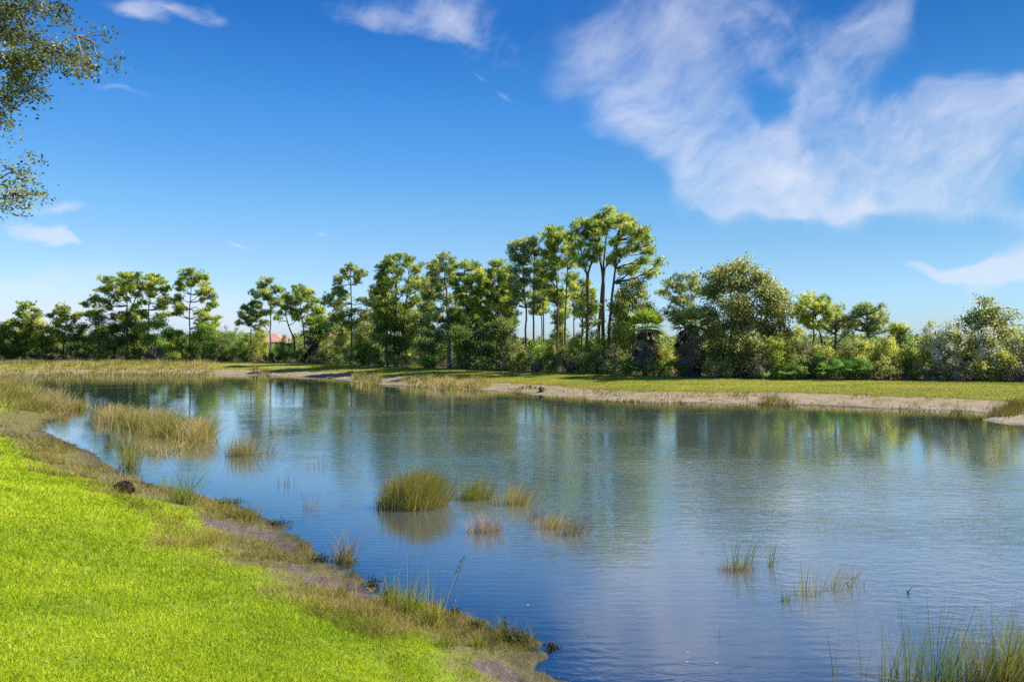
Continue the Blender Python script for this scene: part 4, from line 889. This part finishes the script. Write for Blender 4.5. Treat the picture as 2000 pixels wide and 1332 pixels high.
bed('marsh_grass', 'yellow-green fringe grass below the sandy middle of the far bank', [(700, 744, 14, 5, 600, 1), (720, 748, 24, 6, 1200, 1), (815, 752, 30, 5, 900, .8), (865, 755, 40, 6, 2200, 1), (920, 759, 34, 5, 1600, .9), (560, 734, 40, 2, 250, .4)], .7, M['rushgold'], 9, .025)
bed('marsh_grass', 'sparse reddish weeds on the sandy waterline of the far bank', [(1140, 776, 60, 8, 900, .6), (1240, 781, 60, 8, 800, .5), (1360, 784, 80, 8, 900, .5), (1450, 784, 60, 8, 600, .4), (1680, 792, 90, 8, 700, .45), (1800, 797, 70, 8, 600, .45), (1020, 766, 40, 5, 500, .5), (1500, 788, 30, 6, 500, .9), (1530, 792, 30, 5, 300, .8), (1560, 791, 60, 4, 160, .5), (1870, 806, 50, 6, 260, .9), (1960, 812, 40, 7, 900, 1), (1990, 808, 30, 8, 900, 1.1)], .5, M['dry'], 12, .02)

# ---- single clumps
def clump(label, px, py, hw, hpx, cnt, hmin=.3, name='rush_clump', cat='rush clump', group='rush clumps in the pond', lean=.35, z=None, m='rush', tint=(.0, .8), parts=(), wdt=.011, dep=.6, curve=1.6, spread=.22, depth_off=0):
    if z is None: z = 0.0
    c = onwater(px, py, z)
    zz = gz(c[0], c[1]) if z > 0 else min(0.0, gz(c[0], c[1]))
    if z > 0:
        for _ in range(4): c = onwater(px, py, max(zz, 0)); zz = gz(c[0], c[1])
    zz = max(zz, -.25); s = c[1]/F
    root = empty(name, (c[0], c[1], zz), label, cat, group)
    def put(nm, m, cnt, hs, tint, lean, ws=1.0, cv=curve, sp=spread):
        mb = MB(); e = np.clip(rng.normal(size=(cnt, 2))*.5, -1.1, 1.1); x = c[0]+e[:, 0]*hw*s*ws; y = c[1]+e[:, 1]*hw*s*dep
        hh = hpx*s*hs*rng.uniform(hmin, 1.08, cnt)*(1-.25*np.abs(e[:, 0]))
        le = np.stack([hh*(lean+rng.normal(size=cnt)*spread+e[:, 0]*.25), hh*rng.normal(size=cnt)*sp], -1)
        mb.stems(np.stack([x, y, np.full(cnt, zz)], -1), hh+max(0, -zz), le, wdt*rng.uniform(.7, 1.2, cnt), rng.uniform(*tint, cnt), cv, 4)
        mb.build(nm, M[m], root)
    put('stems', m, cnt, 1.0, tint, lean)
    for a in parts: put(*a)
    return root
clump('dense green grass tussock in open water, the largest and fullest of all', 803, 988, 56, 70, 2100, hmin=.72, name='grass_tussock', cat='tussock', group='grass tussocks', lean=.34, tint=(.15, .85),
      parts=[('rusty_tips', 'rusttip', 420, 1.12, (0, 1), .34), ('dead_skirt', 'tan', 420, .5, (0, 1), .1, 1.12, 2.6, .6)], wdt=.014, dep=.7, spread=.2)
clump('green-topped rush clump just right of the big tussock', 926, 974, 38, 54, 560, lean=.35, parts=[('dead_base', 'tan', 130, .45, (0, 1), .1, 1.2)], tint=(.0, .75))
clump('sparse bent rush clump, second right of the big tussock', 1004, 984, 40, 54, 380, lean=.5, m='rush', tint=(.3, 1), parts=[('dead_base', 'tan', 170, .5, (0, 1), .2)])
clump('pale straw clump lying low in front of the green-topped clump', 948, 1038, 36, 44, 380, lean=.1, m='tan', tint=(.3, 1), spread=.5, curve=2.2)
clump('thin reddish straw wisp between the sparse clump and the spiky golden one', 1044, 1014, 14, 30, 70, lean=.2, m='rusttip', tint=(0, 1))
clump('golden straw clump with one green spike, right end of its row', 1076, 1030, 32, 40, 320, lean=.45, m='rushgold', tint=(.3, 1), parts=[('dead_base', 'tan', 80, .5, (0, 1), .6, 1.4)])
clump('low tan straw clump trailing right of the golden spiky one', 1110, 1044, 28, 46, 170, lean=.6, m='tan', tint=(0, 1), parts=[('green_spikes', 'rush', 16, 1.2, (0, .3), .5, .3)])
clump('orange-footed rush clump in open water right of centre', 1440, 1114, 30, 76, 70, lean=.25, tint=(0, .6), wdt=.010, parts=[('orange_base', 'orange', 240, .26, (0, 1), .1, 1.15)], spread=.25)
clump('lone slim rush tuft just right of the orange-footed clump', 1503, 1106, 6, 62, 16, lean=.25, tint=(0, .6), parts=[('orange_base', 'orange', 14, .3, (0, 1), .1)])
clump('tiny tuft of short rushes, nearest of the thin right hand reeds', 1533, 1174, 8, 42, 22, lean=.15, tint=(0, .7), parts=[('dead_base', 'tan', 24, .3, (0, 1), .1)])
clump('thin pale rushes with a bleached stem behind the tiny tuft', 1580, 1162, 26, 72, 46, lean=.18, tint=(.3, 1), parts=[('dead_base', 'tan', 30, .3, (0, 1), .1)])
clump('thin rushes leaning far right over open water', 1626, 1150, 22, 74, 44, lean=.75, tint=(.3, 1), parts=[('dead_base', 'tan', 26, .3, (0, 1), .1)])
clump('wiry bent grey rushes at the right end of the thin reeds', 1675, 1146, 22, 46, 30, lean=.1, m='tan', tint=(0, .6), spread=.8)
clump('single dark reed standing alone below the orange-footed clump', 1402, 1246, 2, 32, 3, lean=.12, tint=(0, .3))
clump('single short reed low in open water near the bottom', 1577, 1310, 2, 34, 3, lean=.02, tint=(0, .3))
clump('yellow-green rush clump right of the widest marsh bed', 472, 890, 32, 50, 620, lean=.25, m='rushgold', tint=(0, .8), spread=.25)
clump('pale thin wisps right of the yellow-green rush clump', 520, 886, 18, 30, 60, lean=.4, m='tan', tint=(0, 1))
clump('thin grey wisps in the water halfway to the big tussock', 620, 912, 26, 30, 40, lean=.1, m='tan', tint=(0, .5))
clump('pale slender rushes in open water above the muddy bank', 606, 992, 14, 40, 34, lean=.05, m='tan', tint=(.2, 1))
clump('faint thin stems in the water above the dark shore weeds', 560, 946, 20, 30, 26, lean=.1, m='tan', tint=(0, .5))
clump('yellow-green rush clump at the water edge below the widest marsh bed', 252, 912, 20, 78, 200, lean=.1, m='rush', tint=(.2, .9), spread=.25, z=.05, group='rush clumps on the near bank')
clump('rush clump with a dark base near the root ball, blades fanned wide', 360, 984, 26, 88, 150, lean=.15, z=.1, tint=(0, .6), spread=.38, wdt=.012, parts=[('green_tuft', 'bright', 120, .35, (0, 1), -.1, 1.5), ('dead_base', 'tan', 120, .2, (0, 1), .3, 1.6)], group='rush clumps on the near bank')
clump('slim rushes in the water left of the fanned rush clump', 322, 958, 14, 50, 40, lean=.1, tint=(.1, .7), group='rush clumps on the near bank')
clump('wiry arching brown weed clump on the muddy point', 672, 1095, 22, 62, 130, lean=.25, z=.05, m='tan', tint=(0, .35), spread=.5, curve=2.4, wdt=.009, parts=[('green_foot', 'rush', 160, .3, (.2, .7), 0, 1.3), ('upright_stems', 'rush', 18, 1.1, (.2, .7), 0, .9)], group='rush clumps on the near bank')
for lb, a in [('leafy green grass clump left of the seed-head stalk, first along the bank', (765, 1180, 26, 60, 130)), ('tall green grass clump with thin high culms in the middle of the bank growth', (800, 1200, 26, 80, 150)),
              ('yellow-green grass clump at the foot of the seed-head stalk', (846, 1222, 20, 76, 130)), ('low olive grass tuft in front of the bank growth', (868, 1262, 26, 40, 110)), ('small green grass tuft on the lower bank', (935, 1262, 18, 30, 80))]:
    clump(lb, *a, z=.1, group='grass clumps on the near bank', name='grass_clump', cat='grass clump', lean=.05, tint=(.0, .7), spread=.35, wdt=.009, curve=1.5, parts=[('culms', 'rush', 9, 1.9, (.3, .9), .2)] if a[3] > 55 else ())
for lb, px_, py_, hw_, hp_ in [('dark leafy weed lump on the mud tip', 730, 1142, 16, 22), ('dark weed lump below the seed-head stalk', 889, 1200, 12, 16), ('dark mossy weeds on the shore left of the last water plants', 1005, 1252, 30, 20),
                   ('small dark weed floating off the shore tip', 1078, 1262, 14, 16), ('dark low weeds along the water below the root ball', 455, 985, 24, 14), ('sprig of dark weed at the waterline', 985, 1222, 6, 18),
                   ('dark straggly weeds on the muddy point beside the arching clump', 628, 1092, 20, 18), ('dark weed mat hugging the shore above the upper mud patch', 545, 1024, 26, 12), ('scrubby dark weeds at the lower end of the bank', 930, 1225, 18, 16), ('low dark weeds between the mud tip and the green grasses', 760, 1160, 16, 12), ('small brown weeds beside the root ball', 290, 958, 16, 14)]:
    c = onwater(px_, py_, 0.02); s = c[1]/F; zz = max(gz(c[0], c[1]), -.02)
    root = empty('weed_clump', (c[0], c[1], zz), lb, 'weeds', 'dark weeds on the near shore')
    N = int(150*hw_/14); e = rng.normal(size=(N, 3))*.45; pts = np.array([c[0], c[1], zz+.01])+np.abs(e)*np.array([0, 0, hp_*s])*.8+e*np.array([hw_*s, hw_*s*.8, 0])
    f_ = MB(); f_.leaves(pts, rng.uniform(.02, .045, N), .02, rng.random(N)); f_.build('leaves', M['darkweed'], root)
    s_ = MB(); b0 = pts[::7].copy(); b0[:, 2] = zz; s_.stems(b0, np.full(len(b0), hp_*s*.8), rng.normal(size=(len(b0), 2))*.04, .005, rng.random(len(b0))); s_.build('stems', M['darkweed'], root)
# reeds in the bottom right corner
for lb, a, kw in [('pair of thin reeds left of the corner reed bed', (1632, 1318, 8, 118, 8), dict(lean=.12, tint=(0, .4))),
                  ('single upright tall reed beside the pale fallen stalk', (1684, 1322, 3, 125, 5), dict(lean=.02, tint=(.1, .5))),
                  ('loose reeds at the left end of the corner reed bed', (1728, 1350, 22, 150, 32), dict(lean=.15, tint=(.0, .6))),
                  ('green reed clump with a thick dark spike in the corner reed bed', (1772, 1356, 24, 190, 80), dict(lean=.12, tint=(.0, .6))),
                  ('brightest green reed clump in the middle of the corner reed bed', (1830, 1362, 28, 215, 140), dict(lean=.22, tint=(.0, .45))),
                  ('reed clump with broken pale stalks right of the brightest one', (1890, 1360, 28, 165, 140), dict(lean=.1, tint=(.1, .8), parts=[('broken_stalks', 'tan', 60, .8, (0, 1), .1, 1.3)])),
                  ('thick green and brown reed clump filling the right hand corner', (1945, 1362, 36, 180, 330), dict(lean=.2, tint=(.0, .8), parts=[('rusty_stems', 'rusttip', 110, .6, (0, 1), .1), ('straw', 'tan', 200, .5, (0, 1), .2)])),
                  ('tangled straw-mixed reed clump cut by the right edge of the view', (2000, 1356, 36, 190, 380), dict(lean=.2, tint=(.1, .9), parts=[('straw', 'tan', 300, .5, (0, 1), .1)]))]:
    clump(lb, *a, group='reeds in the near right corner', name='reed_clump', cat='reeds', wdt=.009, spread=.22, z=None, **kw)
def stalk(name, label, cat, pts, r, m, sub=None, group=None):
    b0 = pts[0]; root = empty(name, tuple(b0), label, cat, group)
    s_ = MB(); s_.tube(pts, r, 6); s_.build('stem', M[m], root); return root
c = onwater(1684, 1330); st = stalk('fallen_stalk', 'long pale stalk lying bent across the foot of the corner reeds', 'stalk', np.array([onwater(1684, 1316)+[0, 0, .01], onwater(1740, 1324)+[0, 0, .03], onwater(1800, 1334)+[0, 0, .02], onwater(1880, 1336)+[0, 0, .03]]), [.004, .006, .006, .004], 'barkgrey')
st.children[0].data.materials[0] = M['tan']
# seed-head stalk on the bank
b0 = onwater(858, 1196, .05); b0[2] = gz(b0[0], b0[1]); tip = W(906, b0[1], 1086)
st = stalk('seed_stalk', 'tall dark stalk with seed heads leaning out over the water', 'stalk', np.array([b0+(tip-b0)*t+np.array([.03*math.sin(t*3), 0, 0]) for t in np.linspace(0, 1, 7)]), np.linspace(.005, .002, 7), 'root')
s_ = MB(); cc = np.repeat(np.array([b0+(tip-b0)*t for t in (.72, .8, .86, .92, .97)]), 14, 0); s_.leaves(cc+rng.normal(size=cc.shape)*.018, .022, .012, rng.random(len(cc))); s_.build('seed_heads', M['darkweed'], st)
# little snag in the water
b0 = onwater(1777, 1160); st = stalk('twig', 'small dark forked twig sticking out of the open water', 'twig', np.array([b0-[0, 0, .05], b0+[-.03, 0, .03], b0+[.03, 0, .10]]), [.012, .011, .005], 'root')
s_ = MB(); s_.tube([b0+[-.03, 0, .03], b0+[-.06, 0, .05]], [.009, .004], 5); s_.build('side_twig', M['root'], st)
b0 = onwater(1658, 1147); stalk('twig', 'bent grey twig standing beside the wiry rushes', 'twig', np.array([b0, b0+[-.03, 0, .06], b0+[.05, 0, .14], b0+[.1, 0, .16]]), [.007, .006, .005, .003], 'root')
# stump on the far bank
b0 = onwater(1057, 769); rt = empty('stump', (b0[0], b0[1], 0), 'small brown snag at the far waterline below the tall pines', 'stump')
s_ = MB(); s_.tube(np.array([b0+[0, 0, -.1], b0+[.02, 0, .2], b0+[-.02, .05, .42], b0+[0, .05, .55]]), [.2, .16, .12, .03], 9); s_.build('wood', M['bark'], rt)
s_ = MB(); N = 160; s_.leaves(b0+rng.normal(size=(N, 3))*[.16, .12, .1]+[0, 0, .3], .14, .05, rng.random(N)); s_.build('dead_leaves', M['skirt'], rt)
# the dark root ball on the near bank
c = onwater(243, 962, .3)
for _ in range(5): c = onwater(243, 963, gz(c[0], c[1]))
zz = gz(c[0], c[1]); s = c[1]/F; rr = 19*s
root = empty('root_ball', (c[0], c[1], zz), 'dark upturned tangle of wet roots lying on the near bank', 'root ball')
th = np.linspace(0, np.pi, 15); ph = np.linspace(0, 2*np.pi, 25)[:-1]; TH, PH = np.meshgrid(th, ph, indexing='ij')
nz = .75+.5*fnoise(np.cos(PH)*2+TH, np.sin(PH)*2+TH*1.3, 1.3, 77)
V = np.stack([np.sin(TH)*np.cos(PH)*rr*nz, np.sin(TH)*np.sin(PH)*rr*.8*nz, np.cos(TH)*rr*.72*nz+rr*.5], -1)+np.array([c[0], c[1], zz])
i, j = np.meshgrid(np.arange(14), np.arange(24), indexing='ij'); j2_ = (j+1) % 24
s_ = MB(); s_.add(V.reshape(-1, 3), np.stack([i*24+j, (i+1)*24+j, (i+1)*24+j2_, i*24+j2_], -1).reshape(-1, 4)); s_.build('clod', M['root'], root)
s_ = MB()
for q in range(70):
    e = unit(1, .3)[0]; e[1] = -abs(e[1])*.8; a = np.array([c[0], c[1], zz+rr*.5])+e*rr*.75*np.array([1, .8, .8]); e2 = unit(1)[0]
    b_ = a+(e*.35+e2*.6)*rr*rng.uniform(.4, .9); b_[2] = max(b_[2]-.03, zz+.01); limb(s_, a, b_, .012, .004, .15)
s_.build('roots', M['root'], root)
# floating leaves
for px_, py_, lb in [(868, 1115, 'pale floating leaf near the seed-head stalk tip'), (890, 1173, 'pale sliver leaf floating beside the bank weeds'), (1031, 1181, 'tiny pale leaf alone on the water off the bank'), (1343, 1273, 'upper pale leaf of the two floating near the bottom'), (1342, 1292, 'lower pale leaf of the two floating near the bottom'), (1400, 1294, 'pale leaf floating right of the two near the bottom')]:
    c = onwater(px_, py_, .006); f_ = MB(); a = rng.uniform(-.5, .5); u = np.array([math.cos(a), math.sin(a), 0]); v_ = np.array([-u[1], u[0], 0])
    f_.add([c-u*.018, c-u*.008+v_*.006+[0, 0, .003], c+u*.01+v_*.006+[0, 0, .004], c+u*.018+[0, 0, .004], c+u*.01-v_*.006, c-u*.008-v_*.006], [[0, 1, 2, 3, 4, 5]], .9)
    tag(f_.build('floating_leaf', M['tan'], None, origin=c), lb, 'leaf', 'leaves floating on the pond')
